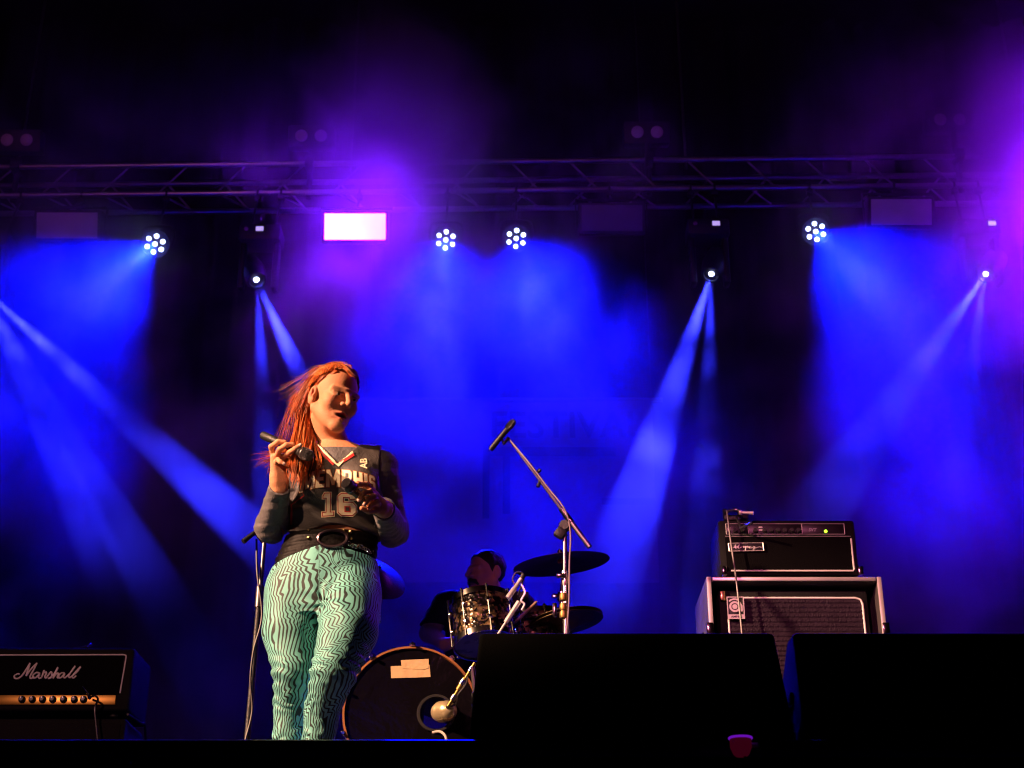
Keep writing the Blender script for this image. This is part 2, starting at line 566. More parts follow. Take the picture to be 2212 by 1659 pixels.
def wedge(x0t, x1t, x0b, x1b, label):
    Yf, Yt_ = 4.08, 4.16
    pts_t = [P(x0t, 1366, Yt_), P(x1t, 1366, Yt_)]
    zb = SFZ + 0.004
    xb = [P(x0b, 1597, Yf).x, P(x1b, 1597, Yf).x]
    zt = pts_t[0].z
    t = thing('wedge_monitor', label, 'monitor speaker', ((xb[0] + xb[1]) / 2, Yf + 0.2, zb), 'stage wedge monitors')
    bm = bmesh.new()
    prof = [(Yf, zb, 0), (Yt_, zt, 1), (Yt_ + 0.10, zt + 0.002, 1), (Yf + 0.50, zb + 0.11, .35), (Yf + 0.50, zb, 0)]
    rings = []
    for s in (0, 1):
        ring = []
        for (y, z, k) in prof:
            x = xb[s] + (pts_t[s].x - xb[s]) * k
            ring.append(bm.verts.new((x, y, z)))
        rings.append(ring)
    n = len(prof)
    for i in range(n):
        j = (i + 1) % n
        bm.faces.new((rings[0][i], rings[0][j], rings[1][j], rings[1][i]))
    bm.faces.new(rings[0][::-1]); bm.faces.new(rings[1])
    bmesh.ops.recalc_face_normals(bm, faces=bm.faces)
    bmesh.ops.bevel(bm, geom=list(bm.edges), offset=0.012, segments=2, profile=0.5, affect='EDGES')
    bm.verts.index_update()
    mk('cabinet', [v.co.copy() for v in bm.verts], [[v.index for v in f.verts] for f in bm.faces], GRILLE, t)
    bm.free()
    # speaker grille on the slope that faces the singer
    a = Vector((0, Yt_ + 0.11, zt - 0.004)); b = Vector((0, Yf + 0.49, zb + 0.12))
    mid = (a + b) / 2
    ang = math.atan2(b.z - a.z, b.y - a.y)
    MB().box(((xb[0] + xb[1]) / 2, mid.y + 0.01, mid.z + 0.012), ((pts_t[1].x - pts_t[0].x) * 0.92, (b - a).length * 0.9, 0.012), Matrix.Rotation(ang, 3, 'X'), 0.004).build('grille', STEEL, t)
    for s in (0, 1):
        x = xb[s] + (pts_t[s].x - xb[s]) * 0.45 + (-0.004 if s == 0 else 0.004)
        MB().box((x, Yf + 0.2, zb + 0.16), (0.01, 0.12, 0.035), bev=0.004).build('handle', BLACK, t)
    return t


w1 = wedge(1036, 1672, 1012, 1722, 'black wedge monitor hiding the foot of the drum kit')
w2 = wedge(1712, 2390, 1742, 2420, 'black wedge monitor in front of the bass amplifier with a blue edge light')
q = P(1728, 1503, 4.2)
wl = MB().lathe([(0.006, 0), (0.005, 0.006), (0, 0.008)], q + Vector((0.004, 0, 0)), (-0.5, -1, 0.1), 12).build('pilot_light', mat('pilot_blue', (0.2, 0.2, 0.8), 0.3, emit=(0.12, 0.15, 1.0), estr=2.5), w2)
MB().tube(bez([q + Vector((0.0, 0.02, 0.0)), q + Vector((-0.012, 0.05, -0.05)), q + Vector((-0.03, 0.12, -0.22)), q + Vector((-0.05, 0.3, -0.325))], 14), 0.005, 6).build('cable', CABLE, w2)

# ------------------------------------------------------------------ bass amplifier stack
YA = 6.6
def pl(px, py, dy=0.0): return P(px, py, YA - dy)
FCASE = mat('case_ply', (0.045, 0.038, 0.042), 0.5, bump=0.3, bscale=30)
# speaker cabinet in its open road case
zc_top = P(1714, 1250, YA).z
xl, xr = P(1524, 1250, YA).x, P(1901, 1250, YA).x
xc = (xl + xr) / 2
cab = thing('bass_cabinet', 'tall bass speaker cabinet in an open road case under the amplifier head', 'speaker cabinet', (xc, YA + 0.25, SFZ))
W = xr - xl
Hc = zc_top - SFZ
fr = MB()
fr.box((xl + 0.011, YA + 0.21, SFZ + Hc / 2), (0.022, 0.46, Hc), bev=0.004)
fr.box((xr - 0.011, YA + 0.21, SFZ + Hc / 2), (0.022, 0.46, Hc), bev=0.004)
fr.box((xc, YA + 0.21, zc_top - 0.011), (W - 0.046, 0.46, 0.022), bev=0.004)
fr.box((xc, YA + 0.43, SFZ + Hc / 2), (W - 0.048, 0.02, Hc - 0.05))
fr.build('road_case', FCASE, cab)
tr_ = MB()                                             # bright aluminium edging
for x in (xl + 0.011, xr - 0.011):
    tr_.box((x, YA - 0.024, SFZ + Hc / 2), (0.020, 0.012, Hc), bev=0.003)
tr_.box((xc, YA - 0.024, zc_top - 0.010), (W - 0.054, 0.012, 0.018), bev=0.003)
tr_.build('case_edging', SILVER, cab)
for s, x in ((-1, xl), (1, xr)):
    MB().box((x + s * 0.012, YA + 0.12, zc_top - 0.30), (0.022, 0.12, 0.14), bev=0.006).build('case_handle', CHROME, cab)
    MB().box((x + s * -0.004, YA - 0.03, zc_top - 0.24), (0.03, 0.02, 0.055), bev=0.005).build('case_latch', CHROME, cab)
bl, br = P(1552, 1300, YA + 0.03).x, P(1874, 1300, YA + 0.03).x
bt = P(1714, 1276, YA + 0.03).z
MB().box(((bl + br) / 2, YA + 0.2, (SFZ + bt) / 2 + 0.02), (br - bl, 0.36, bt - SFZ - 0.04), bev=0.012).build('cabinet_body', TOLEX, cab)
gm = mat('grille_cloth', (0.016, 0.007, 0.016), 0.6, spec=0.25, var=0.5, scale=18, bump=0.6, bscale=120)
gl, gr, gt = P(1572, 1290, YA).x, P(1863, 1290, YA).x, P(1714, 1290, YA).z
vs, fs = [], []
rows = 150
for j in range(rows + 1):
    z = SFZ + 0.08 + (gt - 0.004 - SFZ - 0.08) * j / rows
    y = YA + 0.014 - 0.004 * abs(math.sin(j * math.pi / 3))
    vs += [(gl + .004, y, z), (gr - .004, y, z)]
fs = [(2 * j, 2 * j + 1, 2 * j + 3, 2 * j + 2) for j in range(rows)]
mk('grille_cloth', vs, fs, gm, cab, smooth=False)
MB().tube([(gl, YA + 0.012, SFZ + 0.1)] + bez([(gl, YA + 0.012, gt - 0.03), (gl + 0.008, YA + 0.012, gt - 0.008), (gl + 0.03, YA + 0.012, gt)], 6) + bez([(gr - 0.03, YA + 0.012, gt), (gr - 0.008, YA + 0.012, gt - 0.008), (gr, YA + 0.012, gt - 0.03)], 6) + [(gr, YA + 0.012, SFZ + 0.1)], 0.0048, 8).build('piping', PIPING, cab)
MB().box((bl + 0.018, YA + 0.014, bt - 0.03), (0.022, 0.02, 0.045), bev=0.004).build('corner_guard', mat('brass_corner', (0.75, 0.5, 0.2), 0.3, 0.8), cab)
# square emblem: disc inside an arc on a pale plate
ec0, ec1 = P(1569, 1290, YA), P(1609, 1338, YA)
ex, ez = (ec0.x + ec1.x) / 2, (ec0.z + ec1.z) / 2
ew, eh = abs(ec1.x - ec0.x), abs(ec0.z - ec1.z)
bd = MB().box((ex, YA - 0.001, ez), (ew, 0.008, eh), bev=0.002).build('emblem_plate', BLACK, cab)
rim = MB()
for s in (-1, 1):
    rim.box((ex + s * ew * 0.475, YA - 0.007, ez), (ew * 0.05, 0.004, eh))
rim.box((ex, YA - 0.007, ez + eh * 0.48), (ew * 0.9, 0.004, eh * 0.04))
rim.box((ex, YA - 0.007, ez - eh * 0.40), (ew * 0.9, 0.004, eh * 0.20))
rim.build('emblem_rim', SILVER, bd)
rg = MB()
zc2 = ez + eh * 0.05
def annulus(mb, c, r0, r1, a0, a1, n=28, y=0.0):
    v, f = [], []
    for i in range(n + 1):
        a = R(a0 + (a1 - a0) * i / n)
        v += [(c[0] + r0 * math.cos(a), c[1] + y, c[2] + r0 * math.sin(a)), (c[0] + r1 * math.cos(a), c[1] + y, c[2] + r1 * math.sin(a))]
    mb.add(v, [(2 * i, 2 * i + 1, 2 * i + 3, 2 * i + 2) for i in range(n)])
annulus(rg, (ex - ew * .05, YA - 0.0085, zc2), 0, ew * 0.15, 0, 360)
annulus(rg, (ex - ew * .05, YA - 0.0085, zc2), ew * 0.21, ew * 0.33, 0, 360)
annulus(rg, (ex - ew * .05, YA - 0.0085, zc2), ew * 0.40, ew * 0.50, 55, 135)
rg.add([(ex + ew * .20, YA - .0085, zc2 - eh * .22), (ex + ew * .40, YA - .0085, zc2 - eh * .22), (ex + ew * .40, YA - .0085, zc2 + eh * .05), (ex + ew * .16, YA - .0085, zc2 + eh * .36)], [(0, 1, 2, 3)])
rg.build('emblem_print', SILVER, bd, smooth=False)
tv, tf = text_mesh('AMPEG', 1.0, bold=0.01)
xs = [v.x for v in tv]; ys = [v.y for v in tv]
mk('emblem_lettering', [(ex - ew * .32 + (v.x - min(xs)) / (max(xs) - min(xs)) * ew * .64, YA - 0.0102, ez - eh * .44 + v.y / max(ys) * eh * .085) for v in tv], tf, BLACK, bd, smooth=False)

# amplifier head
YH = YA - 0.0
hl, hr = P(1557, 1240, YH).x, P(1858, 1240, YH).x
hz0 = zc_top + 0.018
hz1 = P(1700, 1121, YH).z
hxc = (hl + hr) / 2
amp = thing('bass_amplifier', 'black bass amplifier head with green pilot light on the road-cased cabinet', 'amplifier', (hxc, YH + 0.15, zc_top))
cs = MB()
hh = hz1 - hz0
cs.box((hxc, YH + 0.16, (hz0 + hz1) / 2), (hr - hl, 0.30, hh), bev=0.014)
cs.build('case', TOLEX, amp)
for s in (-1, 1):
    for yy in (0.06, 0.27):
        MB().lathe([(0.016, 0), (0.018, 0.018)], (hxc + s * (hr - hl) * .42, YH + yy, zc_top), (0, 0, 1), 14).build('foot', RUBBER, amp)
def zz(py): return P(1700, py, YH).z
def xx(px): return P(px, 1180, YH).x
for (x0, x1, nm) in ((1573, 1618, 'left'), (1620, 1735, 'mid'), (1737, 1830, 'right')):
    MB().box(((xx(x0) + xx(x1)) / 2, YH + 0.008, (zz(1132) + zz(1152)) / 2), (xx(x1) - xx(x0), 0.006, zz(1132) - zz(1152)), bev=0.002).build('control_panel', mat('panel_black', (0.006, 0.005, 0.006), 0.4), amp)
ln = MB()
for (x0, y0, x1, y1) in ((1571, 1131, 1828, 1131), (1571, 1153.5, 1828, 1153.5), (1571, 1131, 1571, 1153.5), (1619, 1131, 1619, 1153.5), (1736, 1131, 1736, 1153.5), (1828, 1131, 1828, 1153.5), (1568, 1158, 1840, 1158)):
    ln.tube([(xx(x0), YH + 0.003, zz(y0)), (xx(x1), YH + 0.003, zz(y1))], 0.0018, 6)
ln.build('panel_trim', SILVER, amp)
KN = mat('knob_black', (0.03, 0.03, 0.03), 0.3)
for x in (1634, 1654, 1668, 1683, 1698, 1713, 1727, 1590, 1606):
    MB().lathe([(0.011, 0), (0.010, 0.014), (0.008, 0.017), (0, 0.017)], (xx(x), YH + 0.004, zz(1146)), (0, -1, 0), 14).build('knob', KN, amp)
for y in (1139, 1145):
    MB().box((xx(1646), YH + 0.003, zz(y)), (0.018, 0.008, 0.008), bev=0.002).build('rocker_switch', PIPING, amp)
MB().box((xx(1578), YH + 0.003, zz(1143)), (0.014, 0.008, 0.018), bev=0.002).build('input_jack', SILVER, amp)
MB().lathe([(0.0075, 0), (0.006, 0.006), (0, 0.008)], (xx(1787), YH + 0.004, zz(1147)), (0, -1, 0), 12).build('pilot_light', mat('pilot_green', (0.3, 0.9, 0.05), 0.3, emit=(0.45, 1.0, 0.03), estr=3.0), amp)
tv, tf = text_mesh('SVT', 1.0, bold=0.03, shear=0.2)
xs = [v.x for v in tv]; ys = [v.y for v in tv]
mk('model_lettering', [(xx(1750) + (v.x - min(xs)) / (max(xs) - min(xs)) * (xx(1768) - xx(1750)), YH + 0.003, zz(1147) + v.y / max(ys) * (zz(1140) - zz(1147))) for v in tv], tf, mat('grey_ink', (0.35, 0.33, 0.36), 0.5), amp, smooth=False)
# grille with piping
MB().box((hxc, YH + 0.006, (zz(1161) + zz(1232)) / 2), (xx(1842) - xx(1572), 0.008, zz(1161) - zz(1232)), bev=0.002).build('grille_cloth', mat('grille_black', (0.0025, 0.002, 0.0025), 0.85, bump=0.8, bscale=250, spec=0.08), amp)
MB().tube([(xx(1840), YH, zz(1163)), (xx(1840), YH, zz(1230)), (xx(1838), YH, zz(1233)), (xx(1576), YH, zz(1233))], 0.0042, 8).build('piping', PIPING, amp)
for x in (1562, 1854):
    MB().box((xx(x), YH + 0.018, hz0 + 0.02), (0.024, 0.05, 0.042), bev=0.006).build('corner_guard', CHROME, amp)
lp = MB().box((xx(1611), YH - 0.001, zz(1182)), (xx(1649) - xx(1573), 0.008, zz(1174) - zz(1191)), bev=0.002).build('logo_plate', BLACK, amp)
fr = MB()
c4 = [(1573.5, 1174.5), (1648, 1173.5), (1649, 1190), (1574.5, 1191.5)]
q4 = [Vector((xx(a), YH - 0.006, zz(b))) for a, b in c4]
for i in range(4):
    fr.tube([q4[i], q4[(i + 1) % 4]], 0.0022, 6)
fr.build('logo_frame', SILVER, lp)
def sx(zx): return xx(1525.1 + zx * 0.06697)
def sz(zy): return zz(1086.2 + zy * 0.06697)
lg = MB()
for stroke in ([(840, 1485), (900, 1450), (960, 1365)], [(960, 1365), (930, 1440), (950, 1485), (1010, 1440), (1075, 1368)], [(1075, 1368), (1030, 1440), (1050, 1485), (1110, 1455), (1160, 1440)], [(890, 1440), (1060, 1425)],
               [(1180, 1445), (1215, 1425), (1205, 1475)], [(1205, 1475), (1240, 1430), (1262, 1432), (1252, 1478)],
               [(1290, 1425), (1250, 1545)], [(1290, 1435), (1340, 1420), (1350, 1455), (1300, 1475), (1285, 1465)],
               [(1380, 1455), (1440, 1445), (1430, 1425), (1390, 1440), (1385, 1475), (1440, 1478), (1490, 1450)],
               [(1570, 1432), (1520, 1430), (1500, 1465), (1540, 1478), (1575, 1435), (1560, 1510), (1510, 1530), (1500, 1505), (1600, 1470), (1700, 1440), (1780, 1455)]):
    lg.tube(bez([(sx(a), YH - 0.0075, sz(b)) for a, b in stroke], 12), 0.0024, 6)
lg.build('script_logo', SILVER, lp)
hd = MB().tube(bez([(hxc - 0.12, YH + 0.16, hz1), (hxc - 0.10, YH + 0.16, hz1 + 0.016), (hxc + 0.10, YH + 0.16, hz1 + 0.016), (hxc + 0.12, YH + 0.16, hz1)], 12), 0.008, 8).build('handle', RUBBER, amp)

# clip-on microphone rig sitting on the amplifier
tp = P(1590, 1118, YH + 0.02)
cl = thing('clip_microphone', 'small microphone and clamp arms on top of the bass amplifier head', 'microphone', (tp.x, tp.y, hz1))
MB().box((tp.x, YH + 0.05, hz1 + 0.014), (0.11, 0.07, 0.028), bev=0.006).build('clamp_base', BLACK, cl)
MB().tube([(xx(1572), YH + 0.04, hz1 + 0.02), (xx(1570), YH + 0.0, hz1 + 0.045)], 0.010, 10).build('clamp_post', STANDM, cl)
a, b = P(1597, 1107, YH - 0.03), P(1628, 1108, YH - 0.05)
MB().tube([a, a.lerp(b, .15), a.lerp(b, .16), a.lerp(b, .5), b], [.012, .012, .007, .007, .009], 12).build('microphone_body', SILVER, cl)
a, b = P(1600, 1141, YH - 0.04), P(1625, 1129, YH - 0.10)
MB().tube([a, b], 0.006, 8).build('lower_arm', STANDM, cl)
MB().tube(bez([P(1571, 1104, YH - 0.02), P(1590, 1101, YH - 0.02), P(1600, 1107, YH - 0.03)], 8), 0.006, 8).build('upper_arm', STANDM, cl)
MB().tube(bez([P(1600, 1141, YH - .04), P(1596, 1128, YH - 0.02), P(1590, 1115, YH + .02)], 8), 0.006, 8).build('gooseneck', STANDM, cl)
cb = MB().tube(bez([P(1570, 1103, YH - 0.02), P(1574, 1135, YH - 0.03), P(1580, 1180, YH - 0.035), P(1590, 1250, YH - 0.04), P(1599, 1330, YH - 0.045), P(1603, 1375, YH - 0.05), P(1607, 1440, YH - 0.06), P(1612, 1520, YH - 0.12)], 40), 0.0042, 6).build('cable', mat('mic_cable', (0.16, 0.13, 0.14), 0.4), cl)

# ------------------------------------------------------------------ guitar amplifier stack
YM = 7.0
def mx(px): return P(px, 1460, YM).x
def mz(py): return P(200, py, YM).z
mzt, mzb = mz(1400), mz(1541)
mr_ = mx(285)
ml = mr_ - 0.80
cabm = thing('guitar_cabinet', 'black guitar speaker cabinet under the gold-panelled amplifier head', 'speaker cabinet', ((ml + mr_) / 2, YM + 0.17, SFZ))
MB().box(((ml + mr_) / 2, YM + 0.19, (SFZ + mzb) / 2 - 0.008), (mr_ - ml - .01, 0.36, mzb - SFZ - 0.02), bev=0.02).build('cabinet_body', TOLEX, cabm)
MB().box(((ml + mr_) / 2, YM + 0.008, (SFZ + mzb) / 2), (mr_ - ml - 0.06, 0.01, mzb - SFZ - 0.09), bev=0.004).build('grille_cloth', mat('grille_dark', (0.008, 0.007, 0.008), 0.8, spec=0.2, bump=0.8, bscale=200), cabm)
MB().box((mx(268), YM + 0.012, SFZ + .03), (0.05, 0.03, 0.05), bev=0.006).build('corner_guard', RUBBER, cabm)
MB().tube(bez([P(276, 1543, YM + 0.01), P(290, 1552, YM + 0.1), P(305, 1562, YM + 0.24), P(313, 1567, YM + 0.3), P(315, 1620, YM + 0.34)], 20), 0.006, 8).build('speaker_cable', CABLE, cabm)
gh = thing('guitar_amplifier', 'black guitar amplifier head with gold control strip and white script name', 'amplifier', ((ml + mr_) / 2, YM + 0.13, mzb))
bm = bmesh.new()
pr = [(YM, mzb + 0.012), (YM, mzt), (YM + 0.02, mzt + 0.004), (YM + 0.36, mzt + 0.004), (YM + 0.36, mzb + 0.012)]
rg_ = [[bm.verts.new((x, y, z)) for y, z in pr] for x in (ml, mr_)]
for i in range(5):
    bm.faces.new((rg_[0][i], rg_[0][(i + 1) % 5], rg_[1][(i + 1) % 5], rg_[1][i]))
bm.faces.new(rg_[0][::-1]); bm.faces.new(rg_[1])
bmesh.ops.recalc_face_normals(bm, faces=bm.faces)
bmesh.ops.bevel(bm, geom=list(bm.edges), offset=0.014, segments=3, profile=0.5, affect='EDGES')
bm.verts.index_update()
mk('case', [v.co.copy() for v in bm.verts], [[v.index for v in f.verts] for f in bm.faces], TOLEX, gh)
bm.free()
for x in (ml + 0.08, mr_ - 0.08):
    MB().lathe([(0.018, 0), (0.02, 0.016)], (x, YM + 0.06, mzb - 0.004), (0, 0, 1), 12).build('foot', RUBBER, gh)
MB().box(((ml + mx(267)) / 2, YM + 0.0, (mz(1416) + mz(1501)) / 2), (mx(267) - ml - 0.02, 0.008, mz(1416) - mz(1501)), bev=0.002).build('grille_cloth', mat('grille_black', (0.012, 0.011, 0.012), 0.8), gh)
MB().tube([(ml + 0.03, YM - 0.006, mz(1416))] + bez([(mx(262), YM - 0.006, mz(1415)), (mx(267.5), YM - 0.006, mz(1416.5)), (mx(269), YM - 0.006, mz(1421))], 6) + [(mx(264), YM - 0.006, mz(1498))], 0.0034, 8).build('piping', PIPING, gh)
GOLD = mat('gold_panel', (0.62, 0.36, 0.07), 0.32, 0.85, var=0.35, scale=5)
MB().box(((ml + mx(263)) / 2, YM - 0.003, (mz(1502) + mz(1523)) / 2), (mx(263) - ml - 0.03, 0.008, mz(1502) - mz(1523)), bev=0.002).build('control_panel', GOLD, gh)
for x in (56, 78, 100, 122, 145, 168, 188):
    c = Vector((mx(x), YM - 0.006, mz(1512)))
    MB().lathe([(0.017, 0), (0.017, 0.006), (0.013, 0.008), (0.012, 0.022), (0.009, 0.025), (0, 0.025)], c, (0, -1, 0), 18).build('knob', KN, gh)
    MB().box(c + Vector((0, -0.026, 0.005)), (0.003, 0.002, 0.008)).build('knob_pointer', SILVER, gh)
sg = MB()
def tx(zx): return mx(zx * 0.17987)
def tz(zy): return mz(1360.5 + zy * 0.17987)
for stroke in ([(240, 540), (215, 535), (180, 560), (195, 590), (240, 585), (285, 535), (350, 405)], [(350, 405), (335, 480), (322, 560)], [(322, 560), (375, 470), (432, 405)], [(432, 405), (405, 480), (372, 565), (385, 590), (420, 570)],
               [(485, 530), (440, 520), (405, 550), (412, 587), (445, 578), (485, 530), (472, 575), (490, 590), (512, 575)], [(512, 575), (530, 490), (532, 520), (562, 515), (548, 570), (565, 588)],
               [(565, 588), (612, 510), (628, 545), (622, 582), (588, 590)], [(605, 588), (650, 540), (692, 455), (670, 520), (648, 590)], [(648, 590), (680, 535), (706, 530), (698, 575), (715, 588)],
               [(780, 525), (742, 523), (714, 555), (722, 585), (752, 572), (782, 525), (772, 570), (790, 585)], [(790, 585), (850, 520), (897, 440), (870, 480), (833, 560), (848, 582)], [(848, 582), (920, 520), (965, 450), (935, 480), (878, 560), (892, 584), (922, 555)]):
    sg.tube(bez([(tx(a), YM - 0.009, tz(b)) for a, b in stroke], 16), 0.0042, 6)
sg.build('script_logo', PIPING, gh)
pk = MB().tube([P(178, 1482, YM - 0.05), P(190, 1498, YM - 0.03), P(193, 1507, YM - 0.01)], [0.004, 0.005, 0.009], 8).build('jack_plug', CHROME, gh)
MB().tube(bez([P(196, 1506, YM - 0.03), P(205, 1503, YM - 0.07), P(212, 1512, YM - 0.06), P(205, 1530, YM - 0.05), P(208, 1570, YM - 0.06), P(215, 1640, YM - 0.08)], 24), 0.005, 8).build('jack_cable', CABLE, gh)
MB().tube(bez([P(150, 1405, YM + 0.22), P(185, 1397, YM + 0.12), P(196, 1391, YM + 0.04), P(188, 1399, YM + 0.0)], 16), 0.006, 8).build('top_cable', CABLE, gh)
MB().tube(bez([((ml + mr_) / 2 - 0.14, YM + 0.13, mzt + 0.004), ((ml + mr_) / 2 - 0.11, YM + 0.13, mzt + 0.02), ((ml + mr_) / 2 + 0.11, YM + 0.13, mzt + 0.02), ((ml + mr_) / 2 + 0.14, YM + 0.13, mzt + 0.004)], 10), 0.009, 8).build('handle', RUBBER, gh)

# ------------------------------------------------------------------ little lamp on a pole at the stage edge
YL = 3.78
c = P(1600, 1606, YL)
lm = thing('red_pole_lamp', 'small red tapered lamp with a side knob on a thin pole at the stage front', 'lamp', (c.x, YL, 0.0))
RED_GLOW = mat('red_plastic_glow', (0.35, 0.02, 0.06), 0.5, bump=0.3, bscale=50, emit=(0.30, 0.004, 0.05), estr=0.09)  # weak emission stands in for red light falling on the housing
MB().lathe([(0.014, -0.032), (0.020, -0.026), (0.027, -0.009), (0.027, 0.012), (0.025, 0.012), (0.024, 0.0)], c, (0, 0, 1), 22).build('housing', RED_GLOW, lm)
MB().torus(c + Vector((0, 0, 0.013)), (0, 0, 1), 0.0275, 0.003, 28, 8).build('rim', mat('rim_violet_glow', (0.25, 0.22, 0.28), 0.3, 0.5, emit=(0.25, 0.01, 0.8), estr=0.5), lm)  # violet light caught by the rim is put in as emission
MB().lathe([(0.006, 0), (0.007, 0.016), (0.004, 0.019), (0, 0.019)], c + Vector((0.026, -0.006, -0.006)), (1, -0.2, 0), 12).build('knob', PIPING, lm)
MB().tube([(c.x + 0.009, YL, c.z - 0.03), (c.x + 0.009, YL, 0.02)], 0.0045, 8).build('pole', STANDM, lm)
MB().lathe([(0.11, 0), (0.11, 0.012), (0.02, 0.02)], (c.x + 0.009, YL, 0.0), (0, 0, 1), 24).build('base', BLACK, lm)
# ------------------------------------------------------------------ drum riser and kit
YD = 6.55
dc = P(887, 1541, YD)
DR = 147 / FPX * (YD * math.cos(PITCH) + (dc.z - CZ) * math.sin(PITCH)) * 1.0
RZ = dc.z - DR - 0.012
rs = thing('drum_riser', 'black carpeted riser under the drum kit', 'riser', (0.0, YD + 0.9, SFZ))
MB().box((0.05, YD + 0.95, (SFZ + RZ) / 2), (2.4, 2.3, RZ - SFZ), bev=0.01).build('platform', mat('riser_carpet', (0.015, 0.014, 0.015), 0.9, bump=0.6, bscale=80), rs)
CHR2 = mat('drum_chrome', (0.80, 0.76, 0.68), 0.14, 1.0, var=0.1)
HOOPM = mat('drum_hoop', (0.30, 0.12, 0.05), 0.25, 0.0, coat=0.6)


def sparkle(name, base, flake, scale):
    m = bpy.data.materials.new(name)
    m.use_nodes = True
    nt = m.node_tree
    b = nt.nodes['Principled BSDF']
    tc = nt.nodes.new('ShaderNodeTexCoord')
    vo = nt.nodes.new('ShaderNodeTexVoronoi')
    vo.inputs['Scale'].default_value = scale
    nt.links.new(tc.outputs['Object'], vo.inputs['Vector'])
    nz = nt.nodes.new('ShaderNodeTexNoise')
    nz.inputs['Scale'].default_value = scale * 0.35
    nt.links.new(tc.outputs['Object'], nz.inputs['Vector'])
    cr = nt.nodes.new('ShaderNodeValToRGB')
    cr.color_ramp.elements[0].position = 0.74
    cr.color_ramp.elements[1].position = 0.98
    cr.color_ramp.elements[0].color = (*base, 1)
    cr.color_ramp.elements[1].color = (*flake, 1)
    mul = nt.nodes.new('ShaderNodeMath'); mul.operation = 'MULTIPLY_ADD'
    mul.inputs[1].default_value = 0.55
    nt.links.new(vo.outputs['Color'], mul.inputs[0])
    nt.links.new(nz.outputs['Fac'], mul.inputs[2])
    nt.links.new(mul.outputs[0], cr.inputs[0])
    nt.links.new(cr.outputs[0], b.inputs['Base Color'])
    b.inputs['Roughness'].default_value = 0.22
    b.inputs['Metallic'].default_value = 0.35
    b.inputs['Coat Weight'].default_value = 0.7
    bp = nt.nodes.new('ShaderNodeBump')
    bp.inputs['Strength'].default_value = 0.35
    bp.inputs['Distance'].default_value = 0.01
    nt.links.new(vo.outputs['Distance'], bp.inputs['Height'])
    nt.links.new(bp.outputs[0], b.inputs['Normal'])
    return m


WRAP = sparkle('oyster_wrap', (0.008, 0.007, 0.007), (0.30, 0.20, 0.09), 60)
TRANSL = mat('white_film', (0.6, 0.6, 0.62), 0.4)
_tb = TRANSL.node_tree.nodes.new('ShaderNodeBsdfTransparent')     # clear batter head
_tm = TRANSL.node_tree.nodes.new('ShaderNodeMixShader')
_tm.inputs[0].default_value = 0.82
TRANSL.node_tree.links.new(TRANSL.node_tree.nodes['Principled BSDF'].outputs[0], _tm.inputs[1])
TRANSL.node_tree.links.new(_tb.outputs[0], _tm.inputs[2])
TRANSL.node_tree.links.new(_tm.outputs[0], TRANSL.node_tree.nodes['Material Output'].inputs[0])
FILM = bpy.data.materials.new('drum_film')
FILM.use_nodes = True
_b = FILM.node_tree.nodes['Principled BSDF']
_b.inputs['Base Color'].default_value = (0.004, 0.003, 0.005, 1)
_b.inputs['Roughness'].default_value = 0.14
_b.inputs['Specular IOR Level'].default_value = 0.22
_tc = FILM.node_tree.nodes.new('ShaderNodeTexCoord')
_nz = FILM.node_tree.nodes.new('ShaderNodeTexNoise')
_nz.inputs['Scale'].default_value = 4.0
_nz.inputs['Detail'].default_value = 4.0
_nz.inputs['Distortion'].default_value = 0.5
_bp = FILM.node_tree.nodes.new('ShaderNodeBump')
_bp.inputs['Strength'].default_value = 0.45
_bp.inputs['Distance'].default_value = 0.03
FILM.node_tree.links.new(_tc.outputs['Object'], _nz.inputs['Vector'])
FILM.node_tree.links.new(_nz.outputs['Fac'], _bp.inputs['Height'])
FILM.node_tree.links.new(_bp.outputs[0], _b.inputs['Normal'])

kd = thing('bass_drum', 'dark bass drum with orange-lit hoop, torn tape patch and a round port', 'drum', (dc.x, YD + 0.2, RZ))
AX = Vector((0.05, -1, 0.0)).normalized()
MB().lathe([(DR * 0.955, -0.02), (DR * 0.955, -0.44), (DR * 0.94, -0.44), (DR * 0.94, -0.02)], dc, AX, 64, closed=True).build('shell', WRAP, kd)
MB().lathe([(DR * 0.968, 0.012), (DR, 0.010), (DR, -0.034), (DR * 0.955, -0.036)], dc, AX, 72, closed=True).build('hoop', HOOPM, kd)
MB().lathe([(DR * 0.955, -0.41), (DR, -0.415), (DR, -0.46), (DR * 0.955, -0.46)], dc, AX, 72, closed=True).build('hoop', HOOPM, kd)
MB().lathe([(DR * 0.94, -0.43), (0, -0.43)], dc, AX, 48).build('rear_head', TRANSL, kd)
# front head with the port cut out of it
pc = P(942, 1541, YD)
pr_ = DR * 36 / 147
q3 = Vector((0, 0, 1)).rotation_difference(AX).to_matrix()
off = pc - dc
e1 = Vector((1, 0.05, 0)).normalized(); e2 = Vector((0, 0, 1))
ou, ov = off.dot(e1), off.dot(e2)
vs, fs = [], []
NA, NR = 72, 12
for j in range(NR + 1):
    t = j / NR
    for i in range(NA):
        a = 2 * math.pi * i / NA
        p_in = Vector((ou + pr_ * math.cos(a), ov + pr_ * math.sin(a)))
        # matching point on the rim along the same direction from the port centre
        dv = Vector((math.cos(a), math.sin(a)))
        o2 = Vector((ou, ov))
        bq = o2.dot(dv); cq = o2.length_squared - (DR * 0.955) ** 2
        s = -bq + math.sqrt(bq * bq - cq)
        p_out = o2 + dv * s
        pt = p_in.lerp(p_out, t)
        vs.append(dc + e1 * pt.x + e2 * pt.y + AX * 0.002)
for j in range(NR):
    for i in range(NA):
        i2 = (i + 1) % NA
        fs.append((j * NA + i, j * NA + i2, (j + 1) * NA + i2, (j + 1) * NA + i))
mk('front_head', vs, fs, FILM, kd)
